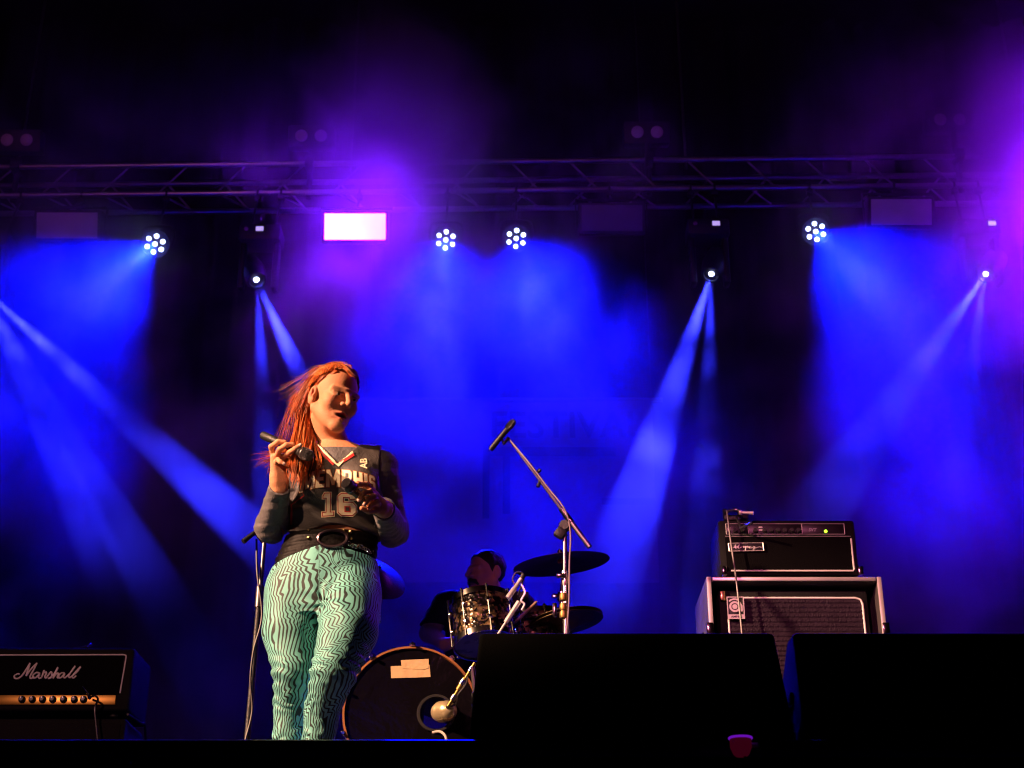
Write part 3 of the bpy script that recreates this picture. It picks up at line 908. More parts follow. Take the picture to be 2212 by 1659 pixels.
MB().lathe([(pr_ * 0.95, 0.0), (pr_ * 0.98, 0.008), (pr_ * 1.12, 0.008), (pr_ * 1.16, 0.0)], pc + AX * 0.003, AX, 48, closed=True).build('port_ring', mat('port_ring_black', (0.03, 0.028, 0.03), 0.25, coat=0.5), kd)
# torn cream tape: two overlapping strips
TAPE = mat('cream_tape', (0.62, 0.42, 0.22), 0.6, var=0.15, scale=14, bump=0.3, bscale=30)
def on_head(px, py, lift):
    p = P(px, py, YD)
    return dc + e1 * (p - dc).dot(e1) + e2 * (p - dc).dot(e2) + AX * lift
mb = MB()
for pts, lf in (([(844, 1440), (866, 1439), (866.5, 1439), (928, 1436), (930, 1462), (898, 1464), (870, 1465), (845, 1466)], 0.004), ([(866, 1427), (926, 1423.5), (926, 1443), (917, 1446), (868, 1445)], 0.0055)):
    v = [on_head(a, b, lf) for a, b in pts]
    mb.add(v, [tuple(range(len(v)))])
mb.build('tape_patch', TAPE, kd, smooth=False)
for i in range(10):
    a = R(18 + 36 * i)
    rp = e1 * math.cos(a) + e2 * math.sin(a)
    base = dc + rp * (DR + 0.006)
    cw = MB()
    cw.box(base + AX * 0.004, (0.026, 0.03, 0.014), Matrix((e1, AX * -1, e2)).transposed() @ Matrix.Rotation(-a + math.pi / 2, 3, 'Y'), 0.004)
    cw.tube([base + AX * 0.024, base - AX * 0.12], 0.0042, 8)
    cw.tube([base + AX * 0.024, base + AX * 0.034], 0.007, 8)
    cw.build('tension_claw', CHR2, kd)
    MB().lathe([(0.012, -0.03), (0.018, -0.02), (0.018, 0.02), (0.012, 0.03)], dc + rp * DR * 0.975 - AX * 0.15, AX, 12).build('lug', CHR2, kd)
for s in (-1, 1):
    a = dc + e1 * s * DR * 0.8 - e2 * DR * 0.55 - AX * 0.06
    MB().tube([a, a + Vector((s * 0.12, -0.1, RZ - a.z + 0.012))], [0.008, 0.007], 8).build('spur', CHR2, kd)

# kick microphone on a short stand, nosing into the port
MICB = mat('mic_gold_grey', (0.55, 0.45, 0.26), 0.3, 0.6)
km = thing('kick_microphone', 'stubby bass drum microphone nosing into the drum port on its low boom', 'microphone', (P(1000, 1560, YD - 0.25).x, YD - 0.3, RZ))
a, b = P(963, 1536, YD - 0.06), P(938, 1541, YD + 0.03)
dd = (b - a).normalized()
MB().lathe([(0, -0.01), (0.020, 0.0), (0.038, 0.018), (0.044, 0.04), (0.044, 0.075), (0.046, 0.078), (0.046, 0.090), (0.040, 0.112), (0.022, 0.124), (0, 0.127)], a - dd * 0.05, dd, 28).build('microphone_body', MICB, km)
pA, pB = P(1026, 1432, YD - 0.16), P(968, 1526, YD - 0.12)
MB().tube([pA, pA.lerp(pB, .35), pA.lerp(pB, .36), pA.lerp(pB, .62), pA.lerp(pB, .63), pB], [.008, .008, .013, .013, .008, .008], 12).build('boom', mat('boom_gold_lit', (0.24, 0.16, 0.045), 0.42, 0.9), km)  # yellow stage light on the boom is put into its metal colour
for t_, r_ in ((.15, .011), (.45, .0155), (.8, .012)):
    q = pA.lerp(pB, t_)
    MB().lathe([(r_, -0.012), (r_ * 1.05, 0), (r_, 0.012)], q, pB - pA, 12).build('clutch', CHR2, km)
MB().tube([pB, pB.lerp(a, .6), a], 0.009, 10).build('clip', BLACK, km)
MB().tube([pA.lerp(pB, .1), Vector((pA.x + .05, pA.y + 0.02, RZ + 0.02))], 0.011, 10).build('pole', STANDM, km)
MB().lathe([(0.12, 0), (0.12, 0.015), (0.02, 0.024)], (pA.x + .05, pA.y + .02, RZ), (0, 0, 1), 28).build('base', BLACK, km)
MB().tube(bez([P(966, 1528, YD - 0.1), P(985, 1520, YD - .12), P(990, 1500, YD - .14), P(1005, 1480, YD - .15), P(1012, 1455, YD - .15)], 20), 0.0045, 6).build('cable', CABLE, km)
MB().tube(bez([P(935, 1582, YD - .02), P(950, 1580, YD - .05), P(962, 1590, YD - .08), P(966, 1612, YD - .1)], 14), 0.0055, 8).build('trailing_cable', mat('pale_cable', (0.5, 0.42, 0.38), 0.4), km)

# rack tom
YTm = 6.85
tcn = P(1043, 1347, YTm)
tm = thing('rack_tom', 'oyster-wrapped rack tom with bright lugs above the bass drum', 'drum', (tcn.x, YTm, dc.z + DR))
TR = 0.140
tax = Vector((-0.12, 0.22, 1)).normalized()
TH = 0.205
MB().lathe([(TR, -TH / 2), (TR, TH / 2)], tcn, tax, 48).build('shell', WRAP, tm)
for s in (-1, 1):
    MB().lathe([(TR + 0.002, s * TH / 2 - 0.014), (TR + 0.010, s * TH / 2 - 0.014), (TR + 0.010, s * TH / 2 + 0.014), (TR + 0.002, s * TH / 2 + 0.014)], tcn, tax, 48, closed=True).build('hoop', CHR2, tm)
    MB().lathe([(TR, 0), (0, 0.001)], tcn + tax * (s * (TH / 2 + 0.004)), tax, 40).build('drum_head', mat('film_haze', (0.10, 0.10, 0.12), 0.3), tm)
qt = Vector((0, 0, 1)).rotation_difference(tax).to_matrix()
for i in range(8):
    a = R(45 * i + 12)
    rp = qt @ Vector((math.cos(a), math.sin(a), 0))
    lgm = MB()
    for s in (-1, 1):
        lgm.tube([tcn + rp * (TR + 0.015) + tax * (s * TH * 0.2), tcn + rp * (TR + 0.015) + tax * (s * (TH / 2 + 0.016))], 0.004, 8)
        lgm.tube([tcn + rp * (TR + 0.015) + tax * (s * (TH / 2 + 0.01)), tcn + rp * (TR + 0.015) + tax * (s * (TH / 2 + 0.018))], 0.006, 8)
        lgm.tube([tcn + rp * (TR + .015) - tax * TH * .2, tcn + rp * (TR + .015) + tax * TH * .2], .003, 6) if s < 0 else None
        lgm.lathe([(0.0, 0), (0.012, 0.003), (0.014, 0.012), (0.008, 0.02), (0, 0.021)], tcn + rp * (TR - 0.001) + tax * (s * TH * 0.22), rp, 12)
    lgm.build('lug', CHR2, tm)
MB().tube([tcn - tax * 0.02 + Vector((0.02, 0.13, 0)), tcn + Vector((0.02, 0.16, -0.05)), Vector((tcn.x + 0.0, YD + 0.28, dc.z + DR * 0.9))], 0.013, 12).build('mount_arm', CHR2, tm)
# second tom, mostly behind the first
t2 = tm
t2 = copy_tree(tm)
t2.location = Vector(tm.location) + Vector((0.27, 0.22, -0.03))
t2['label'] = 'rack tom mostly hidden behind the oyster-wrapped one and the tom microphone'
tm['group'] = t2['group'] = 'rack toms'

# ---------------- cymbals
BRASS = mat('cymbal_bronze', (0.10, 0.07, 0.04), 0.40, 1.0, var=0.3, scale=5, bump=0.25, bscale=90)


def cymbal(name, label, c, dia, axis, stand_xy, parts=1, cup=True):
    t = thing(name, label, 'cymbal', (stand_xy[0], stand_xy[1], RZ))
    r = dia / 2
    ax = Vector(axis).normalized()
    prof = [(0.006, 0.030), (0.03, 0.028), (0.052, 0.014), (0.062, 0.006), (r * 0.6, -0.008), (r, -0.022), (r, -0.0235), (r * 0.6, -0.010), (0.062, 0.004), (0.05, 0.011), (0.03, 0.025), (0.006, 0.027)]
    for k in range(parts):
        MB().lathe(prof if k == 0 else [(a, -b) for a, b in prof], c - ax * 0.03 * k, ax, 56).build('bronze_disc', BRASS, t)
    top = c + ax * 0.055
    MB().tube([top, c - ax * 0.06], 0.004, 8).lathe([(0.0, 0.05), (0.013, 0.046), (0.013, 0.034), (0.0, 0.03)], c, ax, 12).build('wing_nut', CHR2, t)
    MB().lathe([(0.017, -0.005), (0.02, 0.005), (0.017, 0.014)], c + ax * 0.01 - ax * (0.022 + 0.03 * (parts - 1)), ax, 14).build('felt', mat('red_felt', (0.30, 0.05, 0.05), 0.9), t)
    foot = Vector((stand_xy[0], stand_xy[1], RZ + 0.25))
    neck = Vector((stand_xy[0], stand_xy[1], c.z - 0.18))
    MB().tube([c - ax * 0.055, neck], 0.008, 10).build('tilter_arm', CHR2, t)
    MB().tube([neck + Vector((0, 0, 0.03)), foot], [0.011, 0.014], 12).build('stand_tube', CHR2, t)
    MB().lathe([(0.02, -0.02), (0.02, 0.02)], neck, (0, 0, 1), 12).box(neck + Vector((-0.03, -0.01, 0)), (0.035, 0.012, 0.02), bev=0.004).build('clamp', CHR2, t)
    m2 = neck.lerp(foot, 0.55)
    MB().lathe([(0.02, -0.025), (0.02, 0.025)], m2, (0, 0, 1), 12).box(m2 + Vector((-0.032, -0.01, 0)), (0.035, 0.012, 0.022), bev=0.004).build('clamp', CHR2, t)
    for k in range(3):
        a = R(120 * k + 30)
        MB().tube([foot, foot + Vector((0.26 * math.cos(a), 0.26 * math.sin(a), -0.24))], 0.008, 8).build('stand_leg', CHR2, t)
    return t


YC = 7.05
c = P(1212, 1209, YC)
cymbal('crash_cymbal', 'large crash cymbal tilted high beside the boom microphone stand', c, 0.47, (-0.12, -0.08, 1), (P(1214, 1300, YC).x, YC + 0.02))
c = P(1222, 1335, 6.95)
cymbal('hi_hat', 'pair of smaller cymbals low down just above the wedge monitor', c, 0.35, (-0.16, 0.04, 1), (c.x + 0.01, 6.97), parts=2)
c = P(812, 1240, 7.2)
cymbal('ride_cymbal', 'dark steeply tilted cymbal peeking out behind the singer\'s hip', c, 0.33, (0.36, -0.62, 0.52), (c.x - 0.06, 7.34))

# ------------------------------------------------------------------ microphone stands
def dyn_mic(t, a, b, r=0.024, body=None):
    """handheld-style microphone from tail a to head b"""
    d = (b - a).normalized(); L = (b - a).length
    MB().lathe([(0, 0), (0.009, 0.0), (0.0115, 0.01), (r * 0.72, L - 0.055), (r * 0.76, L - 0.05)], a, d, 20).build('microphone_body', body or BLACK, t)
    MB().lathe([(r * 0.78, L - 0.052), (r * 0.98, L - 0.040), (r, L - 0.030), (r, L - 0.026), (r * 0.9, L - 0.012), (r * 0.55, L - 0.002), (0, L)], a, d, 22).build('grille_head', mat('mic_grille', (0.06, 0.055, 0.06), 0.35, 0.8, bump=1.0, bscale=700), t)


YS = 6.0
bs = thing('boom_microphone_stand', 'boom microphone stand with angled arm and overhead microphone at the drum kit', 'microphone stand', (P(1221, 1365, YS).x, YS, SFZ))
top = P(1220, 1136, YS)
fx = Vector((P(1223, 1365, YS).x, YS, SFZ))
MB().tube([top, P(1220.5, 1250, YS)], 0.0085, 12).build('upper_tube', STANDM, bs)
MB().tube([P(1220.5, 1246, YS), fx + Vector((0, 0, 0.02))], 0.0125, 12).build('lower_tube', CHR2, bs)
MB().lathe([(0.016, -0.03), (0.018, 0), (0.016, 0.03)], P(1220.5, 1250, YS), (0, 0, 1), 14).box(P(1211, 1243, YS - 0.02), (0.035, 0.014, 0.02), bev=0.005).build('height_clutch', CHR2, bs)
for py in (1290, 1312, 1328):
    MB().lathe([(0.017, -0.014), (0.02, 0), (0.017, 0.014)], P(1218, py, YS - 0.005), (0, 0, 1), 12).build('collar', mat('boom_gold_lit', (0.7, 0.55, 0.25), 0.3, 0.9), bs)  # gold tint of the light put into the collar colour
MB().box(P(1198, 1318, YS - 0.01), (0.018, 0.016, 0.06), bev=0.006).build('wing_bolt', CHR2, bs)
ba, bb = P(1274, 1182, YS - 0.03), P(1098, 946, YS + 0.02)
MB().tube([ba, ba.lerp(bb, .10), ba.lerp(bb, .22)], [0.0105, 0.0105, 0.0105], 12).build('boom_grip', STEEL, bs)
MB().tube([ba.lerp(bb, .22), ba.lerp(bb, .34)], [0.0135, 0.0125], 12).build('boom_clutch', CHR2, bs)
MB().tube([ba.lerp(bb, .34), bb], [0.0075, 0.0045], 10).build('boom_arm', STANDM, bs)
MB().lathe([(0.021, -0.02), (0.024, 0), (0.021, 0.02)], top + Vector((0.0, 0.0, 0.0)), (0.2, 1, 0), 16).box(top + Vector((-0.02, -0.01, -0.035)), (0.045, 0.035, 0.045), Matrix.Rotation(R(35), 3, 'Y'), 0.010).build('swivel', BLACK, bs)
for t_, s in ((.66, 1), (.60, -1)):
    q = ba.lerp(bb, t_)
    MB().tube([q, q + Vector((0.022 if s > 0 else -0.01, -0.004, 0.018 if s > 0 else -0.03))], [0.006, 0.008], 8).build('cable_clip', BLACK, bs)
MB().tube([bb, P(1088, 958, YS + .02), P(1083, 945, YS + 0.02)], 0.008, 10).build('mic_clip', BLACK, bs)
dyn_mic(bs, P(1059, 972, YS + 0.03), P(1112, 907, YS - 0.02), 0.016)
MB().tube(bez([bb, ba.lerp(bb, .72) + Vector((0, -0.014, 0.008)), ba.lerp(bb, .5) + Vector((0, -0.014, 0.01)), ba.lerp(bb, .30) + Vector((0.0, -0.016, .012)), P(1232, 1150, YS - .02), P(1230, 1220, YS - .02), P(1229, 1300, YS - .02), P(1224, 1380, YS - .02), P(1226, 1480, YS - 0.03)], 44), 0.0038, 6).build('cable', mat('violet_cable', (0.22, 0.17, 0.2), 0.35), bs)
for k in range(3):
    a = R(120 * k + 90)
    MB().tube([fx + Vector((0, 0, 0.06)), fx + Vector((0.3 * math.cos(a), 0.3 * math.sin(a), 0.01))], 0.008, 8).build('stand_leg', STANDM, bs)

# tom microphone on a short boom
YQ = 6.5
ts = thing('tom_microphone', 'slim tom microphone with looped cable on a slanting rod above the wedge monitor', 'microphone', (P(1075, 1400, YQ).x, YQ, RZ))
a, b = P(1072, 1376, YQ), P(1121, 1300, YQ)
MB().tube([Vector((a.x - 0.09, YQ, RZ + 0.01)), a, a.lerp(b, .4), a.lerp(b, .41), b], [.007, .006, .0055, .011, .011], 10).build('boom', SILVER, ts)
MB().tube([P(1097, 1292, YQ), P(1112, 1271, YQ), P(1113, 1269, YQ), P(1126, 1250, YQ)], [.013, .012, .009, .010], 12).build('microphone_body', SILVER, ts)
MB().tube([P(1126, 1250, YQ), P(1131, 1242, YQ)], [.011, .012], 12).build('grille_head', BLACK, ts)
MB().tube(bez([P(1112, 1264, YQ), P(1107, 1250, YQ), P(1116, 1236, YQ), P(1130, 1240, YQ), P(1128, 1262, YQ), P(1118, 1285, YQ)], 24), 0.004, 6).build('cable_loop', CABLE, ts)
MB().tube(bez([P(1126, 1262, YQ), P(1134, 1280, YQ), P(1126, 1297, YQ), P(1133, 1305, YQ), P(1127, 1318, YQ)], 20), 0.0055, 6).build('hook_clip', SILVER, ts)
MB().box(P(1130, 1286, YQ + .02), (0.05, 0.03, 0.03), bev=0.006).build('clamp', BLACK, ts)
MB().lathe([(0.10, 0), (0.10, 0.012), (0.02, 0.02)], (a.x - 0.09, YQ, RZ), (0, 0, 1), 24).build('base', BLACK, ts)
# a stick left leaning on the kit
sa, sb = P(1136, 1322, 6.9), P(1160, 1299, 6.8)
MB().tube([sa, sa.lerp(sb, .8), sb.lerp(sa, .06), sb], [.0075, .007, .005, .0055], 10)
dk = MB().tube([sa - (sb - sa) * 2.2, sa, sa.lerp(sb, .85), sb.lerp(sa, .05), sb], [.0075, .0075, .006, .005, .0035], 10).build('drum_stick', mat('hickory', (0.6, 0.38, 0.22), 0.4))
tag(dk, 'pale wooden drum stick angled up beside the tom microphone', 'drum stick')

# straight stand behind the singer
YSL = 5.55
ls = thing('microphone_stand', 'black straight microphone stand with draped cable behind the singer\'s elbow', 'microphone stand', (P(531, 1640, YSL).x, YSL, SFZ))
t0, t1, t2_ = P(571, 1172, YSL), P(561, 1290, YSL), P(533, 1606, YSL)
ft = Vector((t2_.x - 0.012, YSL, SFZ))
MB().tube([t0, t1], 0.0085, 12).build('upper_tube', STANDM, ls)
MB().tube([t1, t1.lerp(t2_, .02), t1.lerp(t2_, .021), t2_, ft + Vector((0, 0, 0.02))], [.013, .013, .0115, .0115, .0115], 12).build('lower_tube', BLACK, ls)
MB().lathe([(0.016, -0.04), (0.017, 0.04)], t1, t0 - t1, 14).build('clutch', STEEL, ls)
MB().tube([P(525, 1170, YSL - 0.03), P(551, 1150, YSL - 0.01), t0], [.0105, .0105, .009], 12).build('boom_end', BLACK, ls)
MB().lathe([(0.13, 0), (0.13, 0.014), (0.02, 0.03)], ft, (0, 0, 1), 32).build('base', BLACK, ls)
MB().tube(bez([P(554, 1165, YSL), P(556, 1240, YSL - .015), P(566, 1330, YSL - .02), P(548, 1405, YSL - .02), P(541, 1470, YSL - .02), P(545, 1535, YSL - .02), P(530, 1600, YSL - .03), P(520, 1650, YSL - .05)], 40), 0.0042, 6).build('cable', mat('stand_cable', (0.02, 0.012, 0.016), 0.5), ls)
# ------------------------------------------------------------------ signed-distance modelling for bodies and clothes
class Fld:
    def __init__(s, lo, hi, h):
        s.lo = np.array(lo, float); s.h = h
        s.n = np.ceil((np.array(hi, float) - s.lo) / h).astype(int) + 1
        s.ax = [(s.lo[i] + h * np.arange(s.n[i])).astype(np.float32) for i in range(3)]
        s.A = np.full(tuple(s.n), 0.2, np.float32)

    def op(s, fn, lo, hi, k=0.01, mode='u'):
        pad = 2.5 * k + 2 * s.h
        i0 = np.clip(np.floor((np.array(lo) - pad - s.lo) / s.h).astype(int), 0, s.n - 1)
        i1 = np.clip(np.ceil((np.array(hi) + pad - s.lo) / s.h).astype(int) + 1, 1, s.n)
        if (i1 <= i0).any(): return s
        sl = tuple(slice(a, b) for a, b in zip(i0, i1))
        X = s.ax[0][sl[0]][:, None, None]; Y = s.ax[1][sl[1]][None, :, None]; Z = s.ax[2][sl[2]][None, None, :]
        d = fn(X, Y, Z)
        a = s.A[sl]
        if mode == 'u':
            hh = np.clip(0.5 + 0.5 * (a - d) / k, 0, 1)
            s.A[sl] = a + (d - a) * hh - k * hh * (1 - hh)
        elif mode == 's':
            hh = np.clip(0.5 - 0.5 * (a + d) / k, 0, 1)
            s.A[sl] = a + (-d - a) * hh + k * hh * (1 - hh)
        elif mode == 'i':
            hh = np.clip(0.5 - 0.5 * (d - a) / k, 0, 1)
            s.A[sl] = d + (a - d) * hh + k * hh * (1 - hh)
        return s

    def clip(s, fn, k=0.003):
        X = s.ax[0][:, None, None]; Y = s.ax[1][None, :, None]; Z = s.ax[2][None, None, :]
        d = fn(X, Y, Z)
        s.A = np.maximum(s.A, d.astype(np.float32) + 0 * s.A)
        return s

    def warp(s, fn):
        X = s.ax[0][:, None, None]; Y = s.ax[1][None, :, None]; Z = s.ax[2][None, None, :]
        s.A = s.A + fn(X, Y, Z).astype(np.float32)
        return s

    def mesh(s):
        A = s.A
        A[0], A[-1] = 0.1, 0.1
        A[:, 0], A[:, -1] = 0.1, 0.1
        A[:, :, 0], A[:, :, -1] = 0.1, 0.1
        S = A < 0
        c = S[:-1, :-1, :-1].astype(np.uint8)
        cnt = c.copy()
        for dx in (0, 1):
            for dy in (0, 1):
                for dz in (0, 1):
                    if dx or dy or dz:
                        cnt += S[dx:S.shape[0] - 1 + dx, dy:S.shape[1] - 1 + dy, dz:S.shape[2] - 1 + dz]
        act = np.argwhere((cnt > 0) & (cnt < 8))
        idx = np.full(cnt.shape, -1, np.int32)
        idx[act[:, 0], act[:, 1], act[:, 2]] = np.arange(len(act))
        offs = np.array([(x, y, z) for x in (0, 1) for y in (0, 1) for z in (0, 1)])
        V = np.stack([A[act[:, 0] + o[0], act[:, 1] + o[1], act[:, 2] + o[2]] for o in offs], 1)
        acc = np.zeros((len(act), 3)); num = np.zeros(len(act))
        for i in range(8):
            for j in range(i + 1, 8):
                if np.abs(offs[i] - offs[j]).sum() == 1:
                    a, b = V[:, i], V[:, j]
                    m = (a < 0) != (b < 0)
                    t = np.where(m, a / np.where(m, a - b, 1), 0)
                    acc += m[:, None] * (offs[i] + t[:, None] * (offs[j] - offs[i]))
                    num += m
        pos = s.lo + s.h * (act + acc / num[:, None])
        F = []
        for axn in range(3):
            u, v = (axn + 1) % 3, (axn + 2) % 3
            sl0 = [slice(None)] * 3; sl1 = [slice(None)] * 3
            sl0[axn] = slice(0, -1); sl1[axn] = slice(1, None)
            e = S[tuple(sl0)] != S[tuple(sl1)]
            E = np.argwhere(e)
            ok = (E[:, u] > 0) & (E[:, v] > 0) & (E[:, u] < cnt.shape[u]) & (E[:, v] < cnt.shape[v])
            E = E[ok]
            def g(du, dv):
                q = E.copy(); q[:, u] -= du; q[:, v] -= dv
                return idx[q[:, 0], q[:, 1], q[:, 2]]
            quad = np.stack([g(1, 1), g(0, 1), g(0, 0), g(1, 0)], 1)
            inside = S[E[:, 0], E[:, 1], E[:, 2]]
            quad[~inside] = quad[~inside][:, ::-1]
            F.append(quad)
        F = np.concatenate(F)
        F = F[(F >= 0).all(1)]
        return pos, F


def mk_np(name, pos, F, mat_, parent=None, attrs=None):
    off = np.array(worldloc(parent)) if parent is not None else 0
    me = bpy.data.meshes.new(name)
    p = (pos - off).astype(np.float32)
    me.vertices.add(len(p)); me.vertices.foreach_set('co', p.ravel())
    me.loops.add(F.size); me.loops.foreach_set('vertex_index', F.ravel().astype(np.int32))
    me.polygons.add(len(F))
    me.polygons.foreach_set('loop_start', np.arange(0, F.size, 4, dtype=np.int32))
    me.polygons.foreach_set('use_smooth', np.ones(len(F), bool))
    me.update(calc_edges=True)
    me.validate()
    for nm, arr, ty in (attrs or []):
        at = me.attributes.new(nm, ty, 'POINT')
        if ty == 'FLOAT_COLOR': at.data.foreach_set('color', arr.astype(np.float32).ravel())
        elif ty == 'FLOAT_VECTOR': at.data.foreach_set('vector', arr.astype(np.float32).ravel())
        else: at.data.foreach_set('value', arr.astype(np.float32).ravel())
    if mat_ is not None: me.materials.append(mat_)
    o = link(bpy.data.objects.new(name, me))
    if parent is not None: o.parent = parent
    return o


def cone(a, b, ra, rb):
    a = np.array(a, float); b = np.array(b, float); ba = b - a; L2 = float(ba @ ba)
    def fn(X, Y, Z):
        t = np.clip(((X - a[0]) * ba[0] + (Y - a[1]) * ba[1] + (Z - a[2]) * ba[2]) / L2, 0, 1)
        return np.sqrt((X - a[0] - t * ba[0]) ** 2 + (Y - a[1] - t * ba[1]) ** 2 + (Z - a[2] - t * ba[2]) ** 2) - (ra + t * (rb - ra))
    m = max(ra, rb)
    return fn, np.minimum(a, b) - m, np.maximum(a, b) + m


def ell(c, r, M=None):
    c = np.array(c, float); r = np.array(r, float)
    M_ = np.eye(3) if M is None else np.array(M)       # columns = local axes in world
    def fn(X, Y, Z):
        dx, dy, dz = X - c[0], Y - c[1], Z - c[2]
        q = [M_[0, i] * dx + M_[1, i] * dy + M_[2, i] * dz for i in range(3)]
        k0 = np.sqrt(sum((q[i] / r[i]) ** 2 for i in range(3)))
        k1 = np.sqrt(sum((q[i] / r[i] ** 2) ** 2 for i in range(3))) + 1e-9
        return k0 * (k0 - 1) / k1
    m = r.max()
    return fn, c - m, c + m


def loft(levels):
    """levels of (z, cx, cy, half width, half depth), ascending z"""
    L = np.array(sorted(levels), float)
    zs = L[:, 0]
    def fn(X, Y, Z):
        z = np.clip(Z, zs[0], zs[-1])
        cx, cy, a, b = [np.interp(z, zs, L[:, i]) for i in (1, 2, 3, 4)]
        k = np.sqrt(((X - cx) / a) ** 2 + ((Y - cy) / b) ** 2)
        d = (k - 1) * np.minimum(a, b)
        dz = np.maximum(zs[0] - Z, Z - zs[-1])
        return np.maximum(d, dz) + 0 * X
    lo = np.array([(L[:, 1] - L[:, 3]).min(), (L[:, 2] - L[:, 4]).min(), zs[0]])
    hi = np.array([(L[:, 1] + L[:, 3]).max(), (L[:, 2] + L[:, 4]).max(), zs[-1]])
    return fn, lo, hi


def grow(pr, d):
    fn, lo, hi = pr
    return (lambda X, Y, Z: fn(X, Y, Z) - d), lo - max(d, 0), hi + max(d, 0)


def head_ops(c, f, up, sc=1.0, male=False):
    """list of (prim, k, mode) for a head at c facing f"""
    f = Vector(f).normalized()
    x_ = Vector(up).cross(f).normalized()
    z_ = f.cross(x_).normalized()
    M = np.array([[x_[i], f[i], z_[i]] for i in range(3)])
    c = np.array(c)
    def L(x, y, z): return c + M @ (np.array([x, y, z]) * sc)
    def E(p, r): return ell(L(*p), np.array(r) * sc, M)
    def C(p, q, ra, rb): return cone(L(*p), L(*q), ra * sc, rb * sc)
    o = []
    o.append((E((0, -.012, .036), (.074, .094, .083)), .01, 'u'))
    o.append((E((0, .028, -.035), (.057, .062, .080)), .03, 'u'))
    for s in (-1, 1):
        o.append((C((s * .056, -.006, -.045), (s * .012, .070, -.098), .020, .017), .022, 'u'))
        o.append((E((s * .040, .058, -.022), (.024, .026, .026)), .02, 'u'))
    o.append((E((0, .074, -.100), (.021, .021, .019)), .016, 'u'))
    for s in (-1, 1):
        o.append((C((s * .048, .070, .022), (s * .012, .090, .022), .010, .009), .014, 'u'))
    for s in (-1, 1):
        o.append((E((s * .031, .098, .006), (.017, .016, .011)), .010, 's'))
        o.append((E((s * .031, .0765, .005), (.0135, .0125, .0115)), .003, 'u'))
        o.append((C((s * .045, .076, .010), (s * .019, .087, .0125), .0062, .0065), .006, 'u'))
        o.append((C((s * .043, .076, -.003), (s * .020, .084, -.004), .0045, .0045), .006, 'u'))
    o.append((C((0, .088, .024), (0, .119, -.021), .0080, .0110), .012, 'u'))
    for s in (-1, 1):
        o.append((E((s * .0125, .099, -.026), (.0085, .011, .008)), .006, 'u'))
        o.append((E((s * .007, .103, -.0335), (.004, .006, .004)), .003, 's'))
    # mouth: lips slightly parted
    for s in (-1, 1):
        o.append((C((s * .027, .076, -.058), (s * .006, .093, -.0555), .0042, .0062), .006, 'u'))
        o.append((C((s * .024, .076, -.066), (s * .004, .091, -.0755), .0045, .0070), .006, 'u'))
    o.append((E((0, .095, -.0645), (.024, .018, .0068)), .003, 's'))
    for s in (-1, 1):
        o.append((E((s * .076, -.014, -.006), (.011, .022, .034), ), .006, 'u'))
        o.append((E((s * .087, -.010, .002), (.0105, .0135, .021)), .003, 's'))
        o.append((E((s * .080, .002, -.010), (.006, .005, .007)), .003, 'u'))
        o.append((C((s * .082, -.016, .012), (s * .081, -.012, -.016), .0035, .0030), .003, 'u'))
    return o, L, M
# ------------------------------------------------------------------ the singer
def mpp(px, py, Y):
    p = P(px, py, Y)
    return (Y * math.cos(PITCH) + (p.z - CZ) * math.sin(PITCH)) / FPX


def lev(py, x0, x1, Y, b):
    p = P((x0 + x1) / 2, py, Y)
    return (p.z, p.x, Y, (x1 - x0) / 2 * mpp(704, py, Y), b)


def chain(pts, radii):
    w_ = [P(*p) for p in pts]
    return [cone(w_[i], w_[i + 1], radii[i], radii[i + 1]) for i in range(len(w_) - 1)]


def noise3(seed, freq, n=7):
    r = np.random.RandomState(seed)
    ks = r.normal(size=(n, 3)); ks /= np.linalg.norm(ks, axis=1)[:, None]
    fr = freq * (0.6 + 0.9 * r.rand(n)); ph = r.rand(n) * 6.28
    def fn(X, Y, Z):
        s = 0
        for k, f, p in zip(ks, fr, ph):
            s = s + np.sin((X * k[0] + Y * k[1] + Z * k[2]) * f + p)
        return s / n
    return fn


HIPY = 5.22
torso = loft([lev(1335, 590, 808, HIPY, .112), lev(1300, 584, 810, HIPY, .120), lev(1255, 590, 808, HIPY, .120), lev(1210, 607, 803, 5.21, .108), lev(1165, 627, 808, 5.20, .098),
              lev(1130, 631, 806, 5.18, .098), lev(1090, 634, 826, 5.15, .104), lev(1040, 641, 838, 5.13, .104), lev(1000, 648, 832, 5.13, .094), lev(980, 664, 815, 5.12, .078), lev(963, 690, 772, 5.11, .06)])
bust = [ell(P(690, 1046, 5.055), (.062, .058, .06)), ell(P(778, 1046, 5.055), (.062, .058, .06))]
# her right arm (raised to her shoulder) and left arm (across her front)
armR = chain([(652, 1003, 5.12), (586, 1138, 5.19), (603, 1056, 5.00)], [.056, .047, .030])
armL = chain([(818, 1006, 5.14), (848, 1146, 5.24), (829, 1099, 4.90)], [.057, .049, .031])
shoulders = [cone(P(660, 1000, 5.12), P(652, 1004, 5.12), .055, .056), cone(P(810, 1000, 5.12), P(818, 1006, 5.12), .055, .057)]
footR = Vector((P(624, 1600, 5.24).x, 5.25, SFZ)); footL = Vector((P(684, 1600, 5.22).x, 5.18, SFZ))
def legs(d=0.0):
    a = [P(640, 1285, HIPY), P(631, 1365, 5.20), P(637, 1448, 5.17), P(629, 1530, 5.22)]
    b = [P(756, 1285, 5.19), P(752, 1365, 5.09), P(722, 1448, 5.03), P(696, 1535, 5.12)]
    out = []
    for ps, ft in ((a, footR), (b, footL)):
        rr = [.103, .092, .067, .049]
        for i in range(3):
            out.append(cone(ps[i], ps[i + 1], rr[i] + d, rr[i + 1] + d))
        out.append(cone(ps[3], ft + Vector((0, 0, 0.10)), .050 + d, .038 + d))
    return out

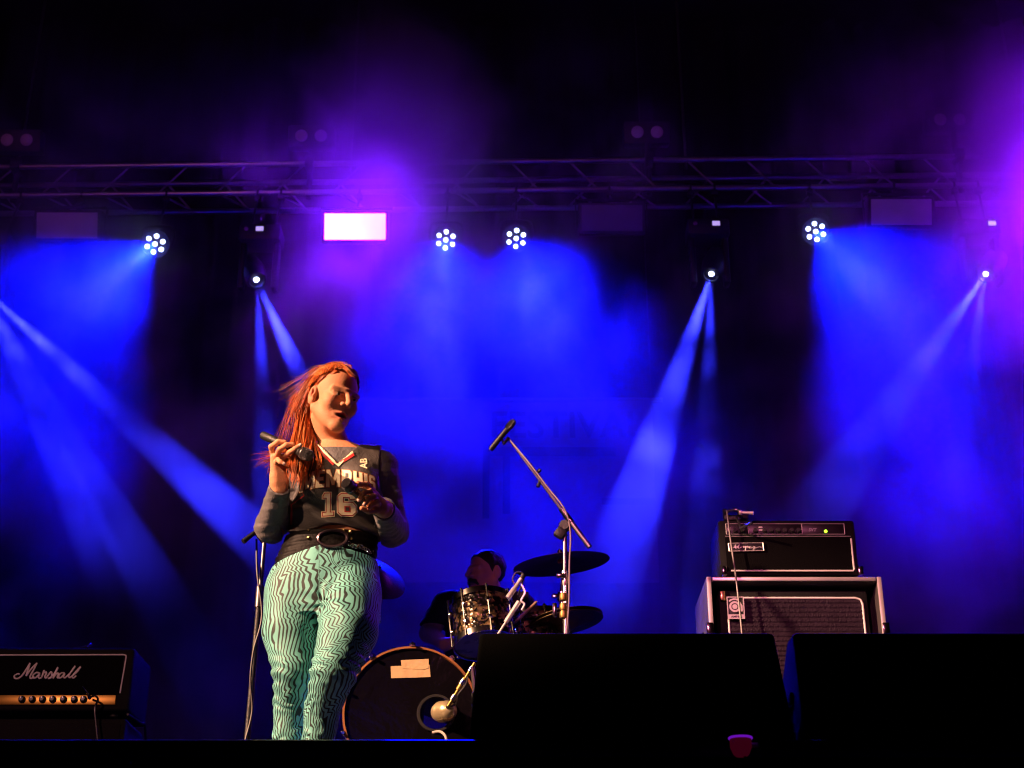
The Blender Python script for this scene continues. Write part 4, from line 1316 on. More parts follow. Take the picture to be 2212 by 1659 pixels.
HC = P(721, 864, 5.05)
FACE = Vector((0.57, -0.76, -0.27))
hops, HL, HM = head_ops(HC, FACE, (0, 0.12, 1.0), 1.05)
neck = cone(P(725, 968, 5.13), np.array(HL(0, -.034, -.06)), .055, .050)

handR = [cone(P(603, 1058, 5.000), P(598, 1030, 4.980), .028, .024), cone(P(598, 1040, 4.980), P(593, 988, 4.950), .023, .015), cone(P(611, 1040, 4.990), P(610, 988, 4.960), .022, .016)]
fingR = [chain([(590, 984, 4.955), (586, 965, 4.930), (601, 954, 4.905), (616, 955, 4.905)], [.0105, .0100, .0092, .0075]),
         chain([(597, 986, 4.950), (604, 971, 4.910), (619, 961, 4.892), (633, 960, 4.895)], [.0105, .0098, .0092, .0075]),
         chain([(610, 988, 4.950), (626, 977, 4.905), (638, 969, 4.885), (649, 961, 4.882)], [.0105, .0095, .0088, .0072]),
         chain([(597, 1000, 4.950), (600, 993, 4.922), (606, 998, 4.905), (614, 1002, 4.905)], [.0095, .0088, .0080, .0065]),
         chain([(612, 1018, 4.970), (624, 996, 4.970), (632, 980, 4.970)], [.0125, .0105, .0085])]
handL = [cone(P(830, 1100, 4.89), P(822, 1092, 4.86), .029, .024), cone(P(824, 1094, 4.865), P(806, 1064, 4.83), .022, .014), cone(P(822, 1102, 4.86), P(802, 1088, 4.825), .022, .018)]
fingL = [chain([(806, 1062, 4.825), (792, 1047, 4.79), (773, 1046, 4.762), (760, 1058, 4.755)], [.0108, .0100, .0092, .0075]),
         chain([(809, 1069, 4.815), (799, 1061, 4.778), (786, 1065, 4.758), (775, 1080, 4.765)], [.0105, .0098, .0090, .0074]),
         chain([(813, 1078, 4.815), (808, 1072, 4.778), (796, 1078, 4.760), (787, 1089, 4.768)], [.0105, .0096, .0088, .0072]),
         chain([(818, 1088, 4.82), (815, 1084, 4.788), (805, 1090, 4.775), (797, 1098, 4.78)], [.0095, .0088, .0080, .0066]),
         chain([(812, 1102, 4.835), (797, 1104, 4.808), (782, 1098, 4.795)], [.0125, .0105, .0085])]

sing = thing('person', 'singer in dark basketball jersey and mint wavy-print trousers holding two microphones', 'person', (P(665, 1600, 5.22).x, 5.22, SFZ))

fb = Fld((P(545, 1150, 5.1).x - .05, 4.70, SFZ - .01), (P(880, 1150, 5.1).x + .05, 5.42, HC.z + .17), 0.003)
fb.op(*torso, .02); [fb.op(*q, .03) for q in bust]; [fb.op(*q, .03) for q in shoulders]
for q in armR + armL: fb.op(*q, .018)
for q in legs(-.004): fb.op(*q, .025)
for ft in (footR, footL):
    fb.op(*cone(ft + Vector((0, .03, .04)), ft + Vector((0, -.13, .028)), .034, .026), .02)
for q in handR + handL: fb.op(*q, .012)
for fc in fingR + fingL:
    for q in fc: fb.op(*q, .004)
fh = [q for q in hops]
fb.op(*neck, .016)
for pr, k, m in fh: fb.op(*pr, k, m)
pos, F = fb.mesh()
# skin colour by place: lips, brows
loc = (pos - np.array(HC)) @ HM / 1.05
col = np.tile(np.array([0.56, 0.25, 0.135, 1.0]), (len(pos), 1))
nz_ = noise3(3, 60)(pos[:, 0], pos[:, 1], pos[:, 2])
col[:, :3] *= (1 + 0.07 * nz_)[:, None]
def blob(p, r):
    return np.exp(-(((loc - np.array(p)) / np.array(r)) ** 2).sum(1))
lip = np.clip(blob((0, .09, -.0565), (.020, .02, .0055)) + blob((0, .09, -.072), (.018, .02, .0065)), 0, 1)[:, None]
col[:, :3] = col[:, :3] * (1 - lip) + np.array([.36, .03, .05]) * lip
ins = np.clip(blob((0, .08, -.0635), (.016, .012, .0035)) * 1.2, 0, 1)[:, None]
col[:, :3] = col[:, :3] * (1 - ins) + np.array([.05, .01, .012]) * ins
for s in (-1, 1):
    br_ = np.clip(blob((s * .032, .085, .026), (.016, .016, .0042)), 0, 1)[:, None]
    col[:, :3] = col[:, :3] * (1 - .8 * br_) + np.array([.12, .05, .03]) * .8 * br_
    er = np.clip(1.3 * blob((s * .080, -.010, .0), (.008, .011, .018)), 0, 1)[:, None]
    col[:, :3] = col[:, :3] * (1 - .8 * er) + np.array([.30, .04, .03]) * .8 * er
    es = np.clip(1.2 * blob((s * .031, .090, .0125), (.017, .012, .0032)), 0, 1)[:, None]
    col[:, :3] = col[:, :3] * (1 - .85 * es) + np.array([.04, .02, .015]) * .85 * es
    ck = np.clip(blob((s * .042, .07, -.025), (.02, .03, .02)), 0, 1)[:, None]
    col[:, :3] = col[:, :3] * (1 - .35 * ck) + np.array([.62, .20, .14]) * .35 * ck


def attr_mat(name, rough=0.5, sss=0.0, spec=0.4, bump=0.0, bscale=300):
    m = bpy.data.materials.new(name)
    m.use_nodes = True
    nt = m.node_tree
    b = nt.nodes['Principled BSDF']
    a = nt.nodes.new('ShaderNodeAttribute'); a.attribute_name = 'tint'
    nt.links.new(a.outputs['Color'], b.inputs['Base Color'])
    b.inputs['Roughness'].default_value = rough
    b.inputs['Specular IOR Level'].default_value = spec
    if sss:
        b.inputs['Subsurface Weight'].default_value = sss
        b.inputs['Subsurface Radius'].default_value = (0.02, 0.008, 0.004)
        b.inputs['Subsurface Scale'].default_value = 0.3
    if bump:
        tc = nt.nodes.new('ShaderNodeTexCoord'); n2 = nt.nodes.new('ShaderNodeTexNoise')
        n2.inputs['Scale'].default_value = bscale
        bp = nt.nodes.new('ShaderNodeBump'); bp.inputs['Strength'].default_value = bump; bp.inputs['Distance'].default_value = 0.003
        nt.links.new(tc.outputs['Object'], n2.inputs['Vector']); nt.links.new(n2.outputs['Fac'], bp.inputs['Height']); nt.links.new(bp.outputs[0], b.inputs['Normal'])
    return m


SKIN = attr_mat('skin', 0.58, 0.15, 0.22, 0.5, 160)
body = mk_np('body', pos, F, SKIN, sing, [('tint', col, 'FLOAT_COLOR')])
EYEM = mat('eye_white', (0.42, 0.36, 0.33), 0.15, var=0.05)
for s in (-1, 1):
    e = MB().lathe([(0.0, -.0122)] + [(0.0122 * math.cos(a), 0.0122 * math.sin(a)) for a in [R(x) for x in range(-75, 66, 15)]], HL(s * .031, .0782, .0055), FACE, 18).build('eye', EYEM, body)
    MB().lathe([(0.0062, 0.0108), (0.004, 0.0122), (0, 0.0126)], HL(s * .031, .0782, .0055), FACE, 14).build('iris', mat('iris_brown', (0.05, 0.025, 0.012), 0.1), body)
# finger nails
NAIL = mat('pale_nail', (0.75, 0.52, 0.45), 0.25, var=0.05)
for fc in (((646, 963, 4.877), (651, 959.5, 4.877)), ((611, 1000.5, 4.900), (616, 1003, 4.901)), ((760, 1057, 4.750), (757.5, 1061, 4.752)), ((776, 1078, 4.758), (773.5, 1083, 4.762)), ((788, 1087, 4.762), (785, 1091.5, 4.766))):
    MB().tube([P(*fc[0]), P(*fc[0]).lerp(P(*fc[1]), .5), P(*fc[1])], [.005, .0056, .0035], 8).build('nail', NAIL, body)

# ---------------- sleeves (long-sleeved top under the jersey)
wr = noise3(5, 95); wr2 = noise3(6, 42); wr3 = noise3(8, 160)
x0b, x1b = P(545, 1150, 5.1).x - .06, P(880, 1150, 5.1).x + .06
fs_ = Fld((x0b, 4.76, P(700, 1225, 5.1).z), (x1b, 5.34, P(700, 930, 5.1).z), 0.0035)
fs_.op(*grow(torso, .004), .02); [fs_.op(*grow(q, .004), .03) for q in bust]; [fs_.op(*grow(q, .008), .03) for q in shoulders]
for q in armR + armL: fs_.op(*grow(q, .009), .018)
fs_.warp(lambda X, Y, Z: .0035 * wr(X, Y, Z * 1.5) + .0022 * wr3(X, Y, Z * 1.6))
ha, hb = np.array(P(603, 1050, 4.99)), np.array(P(829, 1098, 4.90))
def cuff(c, d):
    d = d / np.linalg.norm(d)
    return lambda X, Y, Z: np.where(((X - c[0]) ** 2 + (Y - c[1]) ** 2 + (Z - c[2]) ** 2) < .09 ** 2, (X - c[0]) * d[0] + (Y - c[1]) * d[1] + (Z - c[2]) * d[2], -1.0)
fs_.clip(cuff(ha, ha - np.array(P(586, 1138, 5.19)))); fs_.clip(cuff(hb, hb - np.array(P(848, 1146, 5.24))))
zn = P(727, 967, 5.05).z
fs_.clip(lambda X, Y, Z: Z - zn + 0 * X)
zb_ = P(700, 1150, 5.2).z
xm = P(716, 1150, 5.2).x
fs_.clip(lambda X, Y, Z: np.where(np.abs(X - xm) < .175, zb_ - Z, -1.0))
pos, F = fs_.mesh()
SLEEVE = mat('sleeve_knit', (0.09, 0.082, 0.09), 0.62, var=0.2, scale=14, bump=0.3, bscale=120)
SLEEVE.node_tree.nodes['Principled BSDF'].inputs['Sheen Weight'].default_value = 0.15
mk_np('long_sleeved_top', pos, F, SLEEVE, sing)

# ---------------- jersey
fj = Fld((x0b, 4.85, P(700, 1160, 5.1).z), (x1b, 5.36, P(700, 930, 5.1).z), 0.003)
fj.op(*grow(torso, .013), .02); [fj.op(*grow(q, .014), .035) for q in bust]
[fj.op(*grow(q, .014), .03) for q in shoulders]
zch = P(700, 1100, 5.1).z
def folds(X, Y, Z):
    k = np.clip((zch + .06 - Z) / .12, 0, 1)
    return k * (.017 * np.sin((Z * 1.0 + (X - xm) * .45) * 95 + 3 * wr2(X, Y, Z)) * (0.4 + 0.6 * wr2(X * .8, Y, Z)) + .004 * wr(X, Y, Z)) + .0022 * wr2(X, Y, Z) + .0015 * wr3(X, Y, Z)
fj.warp(folds)
hem = P(718, 1139, 5.1).z
fj.clip(lambda X, Y, Z: hem + .008 * np.sin((X - xm) * 24 + .7) - Z + 0 * Y)
# armholes: cut at both shoulders, open below the arm
aR, aL = P(650, 1000, 5.12).x, P(826, 1000, 5.12).x
za = P(700, 1062, 5.1).z
def arm_l(X, Y, Z): return aR + .012 - .045 * np.clip((za - Z) / .05, 0, 1) - X + 0 * Y
def arm_r(X, Y, Z): return X - (aL - .004 + .045 * np.clip((za - Z) / .05, 0, 1)) + 0 * Y
fj.clip(arm_l); fj.clip(arm_r)
vz = P(729, 996, 5.0); vx = vz.x
def vneck(X, Y, Z):
    z_v = vz.z + np.abs(X - vx - .02 * 0) * 1.12
    return np.where(Y < 5.12, Z - z_v, Z - (vz.z + .085)) + 0 * X
fj.clip(vneck)
pos, F = fj.mesh()
JER = mat('jersey_mesh', (0.060, 0.050, 0.047), 0.6, var=0.15, scale=20, bump=0.35, bscale=260)
jer = mk_np('jersey', pos, F, JER, sing)
BJ = BVHTree.FromPolygons([tuple(v) for v in pos], [tuple(f) for f in F])
CAMV = Vector((0, 0, CZ))


def onto(px, py, lift=0.003, bvh=None, fall=5.0):
    d = (P(px, py, 5.0) - CAMV).normalized()
    hit, n, i, dist = (bvh or BJ).ray_cast(CAMV, d)
    if hit is None:
        q = P(px, py, fall)
        hit2 = (bvh or BJ).find_nearest(q)
        return hit2[0] - d * lift
    return hit - d * lift


def flat_print(name, polys, mat_, parent, lift=0.003, step=5.0, bvh=None):
    """polygons in picture coordinates laid onto a cloth surface as a printed film"""
    V, Fc = [], []
    for poly in polys:
        p3 = [Vector((a, b, 0)) for a, b in poly]
        tris = tessellate_polygon([p3])
        stack = [tuple(poly[i] for i in t) for t in tris]
        done = []
        while stack:
            a, b, c = stack.pop()
            L = [math.dist(a, b), math.dist(b, c), math.dist(c, a)]
            if max(L) <= step: done.append((a, b, c)); continue
            i = L.index(max(L))
            if i == 0: m = ((a[0] + b[0]) / 2, (a[1] + b[1]) / 2); stack += [(a, m, c), (m, b, c)]
            elif i == 1: m = ((b[0] + c[0]) / 2, (b[1] + c[1]) / 2); stack += [(a, b, m), (a, m, c)]
            else: m = ((a[0] + c[0]) / 2, (a[1] + c[1]) / 2); stack += [(a, b, m), (m, b, c)]
        idx = {}
        for t in done:
            f = []
            for p in t:
                k = (round(p[0], 3), round(p[1], 3))
                if k not in idx:
                    idx[k] = len(V); V.append(onto(p[0], p[1], lift, bvh))
                f.append(idx[k])
            Fc.append(f)
    return mk(name, V, Fc, mat_, parent)


def offset_poly(poly, d):
    n = len(poly)
    area = sum(poly[i][0] * poly[(i + 1) % n][1] - poly[(i + 1) % n][0] * poly[i][1] for i in range(n))
    s = 1 if area > 0 else -1
    out = []
    for i in range(n):
        a, b, c = Vector(poly[i - 1]), Vector(poly[i]), Vector(poly[(i + 1) % n])
        e1_, e2_ = (b - a).normalized(), (c - b).normalized()
        n1, n2 = Vector((e1_.y, -e1_.x)) * s, Vector((e2_.y, -e2_.x)) * s
        m = n1 + n2
        if m.length < 1e-4: m = n1
        m.normalize()
        out.append(tuple(b + m * d / max(0.45, m.dot(n1))))
    return out


CREAM = mat('print_cream', (0.85, 0.72, 0.48), 0.55, var=0.08)
REDI = mat('print_red', (0.55, 0.03, 0.03), 0.55, var=0.08)
ORNG = mat('print_orange', (0.50, 0.16, 0.05), 0.55, var=0.08)
def Zm(zx, zy): return (493.7 + zx * .26454, 757.1 + zy * .26454)
GLY = {'M': [(0, 0), (.24, 0), (.24, .55), (.42, .12), (.58, .12), (.76, .55), (.76, 0), (1, 0), (1, 1), (.74, 1), (.5, .42), (.26, 1), (0, 1)],
       'E': [(0, 0), (1, 0), (1, .19), (.38, .19), (.38, .41), (.85, .41), (.85, .59), (.38, .59), (.38, .81), (1, .81), (1, 1), (0, 1)],
       'P': [(0, 0), (.34, 0), (.34, .38), (.82, .38), (1, .5), (1, .88), (.82, 1), (0, 1), (0, .5), (.34, .56), (.34, .82), (.66, .82), (.66, .56), (.34, .56), (0, .5)],
       'H': [(0, 0), (.34, 0), (.34, .4), (.66, .4), (.66, 0), (1, 0), (1, 1), (.66, 1), (.66, .6), (.34, .6), (.34, 1), (0, 1)],
       'I': [(0, 0), (1, 0), (1, 1), (0, 1)],
       'S': [(0, .12), (.18, 0), (.82, 0), (1, .12), (1, .48), (.8, .6), (.34, .6), (.34, .82), (.66, .82), (.66, .72), (1, .72), (1, .88), (.82, 1), (.18, 1), (0, .88), (0, .54), (.2, .42), (.66, .42), (.66, .18), (.34, .18), (.34, .28), (0, .28)]}
def quadmap(g, q):
    TL, TR, BR, BL = q
    out = []
    for u, v in g:
        x = (1 - u) * (1 - v) * BL[0] + u * (1 - v) * BR[0] + u * v * TR[0] + (1 - u) * v * TL[0]
        y = (1 - u) * (1 - v) * BL[1] + u * (1 - v) * BR[1] + u * v * TR[1] + (1 - u) * v * TL[1]
        out.append(Zm(x, y))
    return out
words = [('M', ((615, 998), (712, 985), (698, 1124), (575, 1166))), ('E', ((722, 981), (786, 975), (782, 1115), (708, 1122))), ('M', ((800, 974), (908, 972), (910, 1113), (796, 1113))),
         ('P', ((925, 974), (1004, 980), (1004, 1112), (926, 1112))), ('H', ((1020, 984), (1092, 998), (1098, 1122), (1022, 1108))), ('I', ((1106, 1002), (1132, 1010), (1140, 1128), (1112, 1124))), ('S', ((1146, 1012), (1194, 1032), (1202, 1142), (1152, 1130)))]
for ch, q in words:
    pg = quadmap(GLY[ch] if ch != 'P' else [(0, 0), (.34, 0), (.34, .36), (.82, .36), (1, .5), (1, .88), (.82, 1), (0, 1)], q)
    flat_print('letter', [offset_poly(pg, 1.3)], ORNG, jer, .0028)
    flat_print('letter', [pg], CREAM, jer, .0042)
    if ch == 'P':
        flat_print('letter', [quadmap([(.36, .56), (.66, .56), (.66, .82), (.36, .82)], q)], JER, jer, .0056)
one = [(.2, 1), (.72, 1), (.72, .2), (1, .2), (1, 0), (0, 0), (0, .2), (.30, .2), (.30, .74), (.04, .74), (.04, .86)]
six = [(.2, 0), (.8, 0), (1, .15), (1, .45), (.82, .62), (.34, .62), (.34, .78), (.60, .78), (.60, .70), (.95, .70), (.95, .86), (.78, 1), (.2, 1), (0, .85), (0, .15)]
for nm, g_, q in (('number', one, ((762, 1160), (868, 1158), (862, 1352), (762, 1358))), ('number', six, ((888, 1160), (1046, 1166), (1046, 1352), (890, 1352)))):
    pg = quadmap(g_, q)
    flat_print(nm, [offset_poly(pg, 1.6)], CREAM, jer, .0028)
    flat_print(nm, [offset_poly(pg, -0.4)], REDI, jer, .0042)
    flat_print(nm, [offset_poly(pg, -2.1)], CREAM, jer, .0056)
    if g_ is six:
        flat_print(nm, [quadmap([(.36, .17), (.68, .17), (.68, .43), (.36, .43)], q)], REDI, jer, .0070)
        flat_print(nm, [quadmap([(.42, .22), (.62, .22), (.62, .38), (.42, .38)], q)], JER, jer, .0084)
# little sideways A B on the shoulder
tv, tf = text_mesh('AB', 1.0, bold=0.03)
xs = [v.x for v in tv]; ys = [v.y for v in tv]
V = []
for v in tv:
    u = (v.x - min(xs)) / (max(xs) - min(xs)); t = (v.y - min(ys)) / (max(ys) - min(ys))
    zx = 1135 - 55 * t + 0 * u - 25 * u * 0
    zy = 965 - 85 * u
    V.append(onto(*Zm(1072 + 60 * (1 - t) - 0 * u + 10 * u * 0, zy), .0035))
mk('shoulder_letters', V, tf, CREAM, jer)
# neck trim: cream, red, cream chevrons and the little cream notch
def band(pts, w0, w1, m, nm, lift):
    polys = []
    for (a, b) in zip(pts[:-1], pts[1:]):
        polys.append([(a[0] + w0[0], a[1] + w0[1]), (b[0] + w0[0], b[1] + w0[1]), (b[0] + w1[0], b[1] + w1[1]), (a[0] + w1[0], a[1] + w1[1])])
    return flat_print(nm, polys, m, jer, lift, 4.0)
Lp = [Zm(738, 748), Zm(790, 815), Zm(875, 893)]
Rp = [Zm(875, 893), Zm(940, 855), Zm(1008, 812)]
for pts, s in ((Lp, -1), (Rp, 1)):
    band(pts, (0, -4), (s * 1.0, 0.5), CREAM, 'neck_trim', .004)
    band(pts, (s * 1.0, .5), (s * 1.3, 2.0), JER, 'neck_trim', .004)
    band(pts, (s * 1.3, 2.0), (s * 3.0, 6.5), CREAM, 'neck_trim', .004)
    band(pts, (s * 3, 6.5), (s * 5.5, 12), REDI, 'neck_trim', .004)
flat_print('neck_notch', [[Zm(830, 898), Zm(945, 898), Zm(900, 948)]], CREAM, jer, .0052)
flat_print('neck_notch', [[Zm(872, 902), Zm(912, 902), Zm(905, 922), Zm(880, 922)]], REDI, jer, .0064)
# red and cream side stripe at the open edge
flat_print('side_stripe', [[Zm(498, 1190), Zm(510, 1180), Zm(522, 1300), Zm(520, 1425), Zm(500, 1425), Zm(508, 1300)]], REDI, jer, .004)

# ---------------- wide belt and trousers
LEATHER = mat('belt_leather', (0.0022, 0.0012, 0.0018), 0.55, bump=0.2, bscale=90, spec=0.1)
fbt = Fld((x0b, 4.98, P(700, 1240, 5.2).z), (x1b, 5.38, P(700, 1125, 5.2).z), 0.003)
fbt.op(*grow(torso, .011), .02)
bz0, bz1 = P(700, 1215, 5.1).z, P(700, 1143, 5.1).z
fbt.warp(lambda X, Y, Z: .0008 * np.sin((Z - bz0) * 260) + .002 * wr(X, Y, Z))
fbt.clip(lambda X, Y, Z: bz0 + .35 * np.clip((X - xm) * .22, -.02, .06) * -1 - Z + 0 * Y); fbt.clip(lambda X, Y, Z: Z - bz1 + 0 * X)
pos, F = fbt.mesh()
belt = mk_np('wide_belt', pos, F, LEATHER, sing)
BB = BVHTree.FromPolygons([tuple(v) for v in pos], [tuple(f) for f in F])
BRS = mat('belt_brass', (0.85, 0.6, 0.25), 0.22, 1.0)
q0 = onto(*Zm(850, 1535), .008, BB)
mb = MB()
mb.tube([q0 + Vector((.052 * math.cos(a), 0, .030 * math.sin(a))) for a in [i * math.pi / 14 for i in range(29)]], .0065, 8, caps=False)
mb.build('buckle', mat('dark_buckle', (0.12, 0.08, 0.10), 0.2, 0.9), belt)
for zx, zy, r in ((938, 1468, .005), (992, 1482, .008), (962, 1528, .006), (1000, 1538, .006), (568, 1448, .007), (655, 1470, .004)):
    MB().lathe([(r, 0), (r * .7, r * .6), (0, r * .8)], onto(*Zm(zx, zy), .003, BB), (-.2, -1, -.2), 10).build('stud', BRS, belt)
ch = MB()
for i in range(15):
    t = i / 14
    q = onto(*Zm(985 + 190 * t, 1575 + 70 * t + 8 * math.sin(t * 9)), .008, BB)
    ch.torus(q, (math.cos(i * 1.6), -1, math.sin(i * 1.6)), .0075, .0022, 10, 5)
ch.build('hanging_chain', CHROME, belt)

ftr = Fld((P(545, 1400, 5.2).x - .03, 4.93, SFZ + .03), (P(860, 1400, 5.2).x + .03, 5.42, P(700, 1160, 5.2).z), 0.0034)
ftr.op(*grow(torso, .014), .02)
for q in legs(.010): ftr.op(*q, .012)
crz = P(700, 1305, 5.1)
cr2 = noise3(21, 55)
kz_ = P(680, 1455, 5.1).z
def tfold(X, Y, Z):
    r_ = np.sqrt((X - crz.x - .01) ** 2 + (Z - crz.z) ** 2)
    near = np.exp(-(r_ / .13) ** 2)
    ang = np.arctan2(Z - crz.z, X - crz.x)
    low = np.clip((SFZ + .55 - Z) / .35, 0, 1)
    return near * .0035 * np.sin(ang * 7 + 22 * r_ + 2 * cr2(X, Y, Z)) + low * .005 * np.sin(Z * 90 + 9 * cr2(X, Y, Z) + 8 * X) * (.5 + cr2(X * 1.7, Y, Z)) + .0028 * cr2(X, Y, Z * .7) + .004 * np.exp(-((Z - kz_) / .07) ** 2) * np.sin(Z * 150 + X * 70 + 2 * cr2(X, Y, Z))
ftr.warp(tfold)
tz0 = P(693, 1178, 5.1).z
tpx = P(693, 1178, 5.1).x
ftr.clip(lambda X, Y, Z: Z - (tz0 - .30 * np.clip(tpx - X, 0, 1) - .12 * np.clip(X - tpx, 0, 1)) + 0 * Y)
ftr.clip(lambda X, Y, Z: SFZ + .075 - Z + 0 * X + 0 * Y)
pos, F = ftr.mesh()
# cloth coordinates: around each leg and down it
def cl(z, ps):
    zz_ = np.array([p.z for p in ps])[::-1]
    return np.interp(z, zz_, np.array([p.x for p in ps])[::-1]), np.interp(z, zz_, np.array([p.y for p in ps])[::-1])
A_ = [P(640, 1200, HIPY), P(640, 1285, HIPY), P(631, 1365, 5.20), P(637, 1448, 5.17), P(629, 1530, 5.22), footR]
B_ = [P(756, 1200, HIPY), P(756, 1285, 5.19), P(752, 1365, 5.09), P(722, 1448, 5.03), P(696, 1535, 5.12), footL]
ax_, ay_ = cl(pos[:, 2], A_); bx_, by_ = cl(pos[:, 2], B_)
isA = np.abs(pos[:, 0] - ax_) < np.abs(pos[:, 0] - bx_)
cxv = np.where(isA, ax_, bx_); cyv = np.where(isA, ay_, by_)
th = np.arctan2(pos[:, 0] - cxv, -(pos[:, 1] - cyv))
rad = np.interp(pos[:, 2], [SFZ, SFZ + .45, SFZ + .85], [.055, .085, .115])
pat = np.stack([th * rad + np.where(isA, 0, .4), pos[:, 2] - SFZ, np.where(isA, 0., 1.)], 1)

TR = bpy.data.materials.new('wavy_print_trousers')
TR.use_nodes = True
nt = TR.node_tree
bsdf = nt.nodes['Principled BSDF']
def nd(t, **kw):
    n = nt.nodes.new(t)
    for k, v in kw.items(): setattr(n, k, v)
    return n
def mth(op, a, b=None, c=None):
    n = nd('ShaderNodeMath', operation=op)
    for i, v in enumerate((a, b, c)):
        if v is None: continue
        if isinstance(v, (int, float)): n.inputs[i].default_value = v
        else: nt.links.new(v, n.inputs[i])
    return n.outputs[0]
at = nd('ShaderNodeAttribute'); at.attribute_name = 'pat'
sx_ = nd('ShaderNodeSeparateXYZ'); nt.links.new(at.outputs['Vector'], sx_.inputs[0])
U, Vv, G = sx_.outputs
n1 = nd('ShaderNodeTexNoise'); n1.inputs['Scale'].default_value = 9; n1.inputs['Detail'].default_value = 1
nt.links.new(at.outputs['Vector'], n1.inputs['Vector'])
n2 = nd('ShaderNodeTexNoise'); n2.inputs['Scale'].default_value = 4.5; n2.inputs['Detail'].default_value = 1
nt.links.new(at.outputs['Vector'], n2.inputs['Vector'])
N1 = mth('SUBTRACT', n1.outputs['Fac'], .5); N2 = mth('SUBTRACT', n2.outputs['Fac'], .5)
# zig-zag across the stripes, stronger on her left leg and in patches
zig = mth('PINGPONG', mth('ADD', mth('MULTIPLY', Vv, 21.0), mth('MULTIPLY', N1, 5.0)), .5)
amp = mth('ADD', mth('MULTIPLY', G, .016), mth('MAXIMUM', mth('ADD', mth('MULTIPLY', N2, .11), .012), .002))
uu = mth('ADD', mth('ADD', U, mth('MULTIPLY', zig, amp)), mth('MULTIPLY', N1, .085))
uu = mth('ADD', uu, mth('MULTIPLY', G, mth('MULTIPLY', Vv, .32)))
saw = mth('SINE', mth('MULTIPLY', uu, 2 * math.pi * 70))
n3 = nd('ShaderNodeTexNoise'); n3.inputs['Scale'].default_value = 7
nt.links.new(at.outputs['Vector'], n3.inputs['Vector'])
thr = mth('MULTIPLY', mth('SUBTRACT', n3.outputs['Fac'], .36), 2.0)
ramp = nd('ShaderNodeMapRange'); ramp.inputs['From Min'].default_value = -.22; ramp.inputs['From Max'].default_value = .22
nt.links.new(mth('ADD', saw, thr), ramp.inputs['Value'])
mxn = nd('ShaderNodeMix', data_type='RGBA')
mxn.inputs[6].default_value = (.008, .020, .020, 1)
mxn.inputs[7].default_value = (.16, .50, .46, 1)
nt.links.new(ramp.outputs[0], mxn.inputs[0])
nt.links.new(mxn.outputs[2], bsdf.inputs['Base Color'])
bsdf.inputs['Roughness'].default_value = .65
trou = mk_np('trousers', pos, F, TR, sing, [('pat', pat, 'FLOAT_VECTOR')])
BOOT = mat('boot_leather', (0.02, 0.018, 0.018), 0.4, bump=0.3)
for ft in (footR, footL):
    fb2 = Fld(np.array(ft) - np.array([.08, .22, .005]), np.array(ft) + np.array([.08, .12, .16]), .005)
    fb2.op(*cone(ft + Vector((0, .03, .04)), ft + Vector((0, -.14, .032)), .045, .034), .02)
    fb2.op(*cone(ft + Vector((0, .02, .05)), ft + Vector((0, .02, .13)), .046, .05), .02)
    z0 = ft.z + .001
    fb2.clip(lambda X, Y, Z: z0 - Z + 0 * X + 0 * Y)
    p_, F_ = fb2.mesh()
    mk_np('boot', p_, F_, BOOT, sing)

# ---------------- hair
HAIRM = attr_mat('hair', 0.36, 0.0, 0.5)
_h = HAIRM.node_tree
_ht = _h.nodes.new('ShaderNodeBsdfTranslucent'); _hm = _h.nodes.new('ShaderNodeMixShader'); _hm.inputs[0].default_value = 0.35
_h.links.new([n for n in _h.nodes if n.type == 'ATTRIBUTE'][0].outputs['Color'], _ht.inputs['Color'])
_h.links.new(_h.nodes['Principled BSDF'].outputs[0], _hm.inputs[1]); _h.links.new(_ht.outputs[0], _hm.inputs[2])
_h.links.new(_hm.outputs[0], _h.nodes['Material Output'].inputs[0])
capf = Fld(np.array(HC) - .16, np.array(HC) + .16, .003)
capf.op(*ell(HL(0, -.014, .037), (.081, .102, .090), HM), .01)
capf.op(*cone(HL(.0, -.06, .0), HL(.0, -.085, -.08), .05, .03), .03)
HCn = np.array(HC)
def hairline(X, Y, Z):
    dx, dy, dz = X - HCn[0], Y - HCn[1], Z - HCn[2]
    y = HM[0, 1] * dx + HM[1, 1] * dy + HM[2, 1] * dz
    z = HM[0, 2] * dx + HM[1, 2] * dy + HM[2, 2] * dz
    x = HM[0, 0] * dx + HM[1, 0] * dy + HM[2, 0] * dz
    return y - np.interp(z, [-.12, -.03, .02, .05, .09, .13], [-.06, -.05, -.028, .018, .052, .09]) + .004 * np.sin(x * 160) + .3 * np.maximum(0, .02 - np.abs(x)) * 0
capf.warp(lambda X, Y, Z: .0035 * np.sin(((X - HCn[0]) * HM[0, 0] + (Y - HCn[1]) * HM[1, 0]) * 230 + 4 * wr2(X, Y, Z)))
capf.clip(hairline)
pos, F = capf.mesh()
hc_ = np.tile(np.array([.45, .11, .03, 1.]), (len(pos), 1))
hc_[:, :3] *= (1 + .45 * noise3(31, 190)(pos[:, 0], pos[:, 1], pos[:, 2] * .25))[:, None]
hair = mk_np('hair', pos, F, HAIRM, sing, [('tint', np.clip(hc_, 0, 1), 'FLOAT_COLOR')])
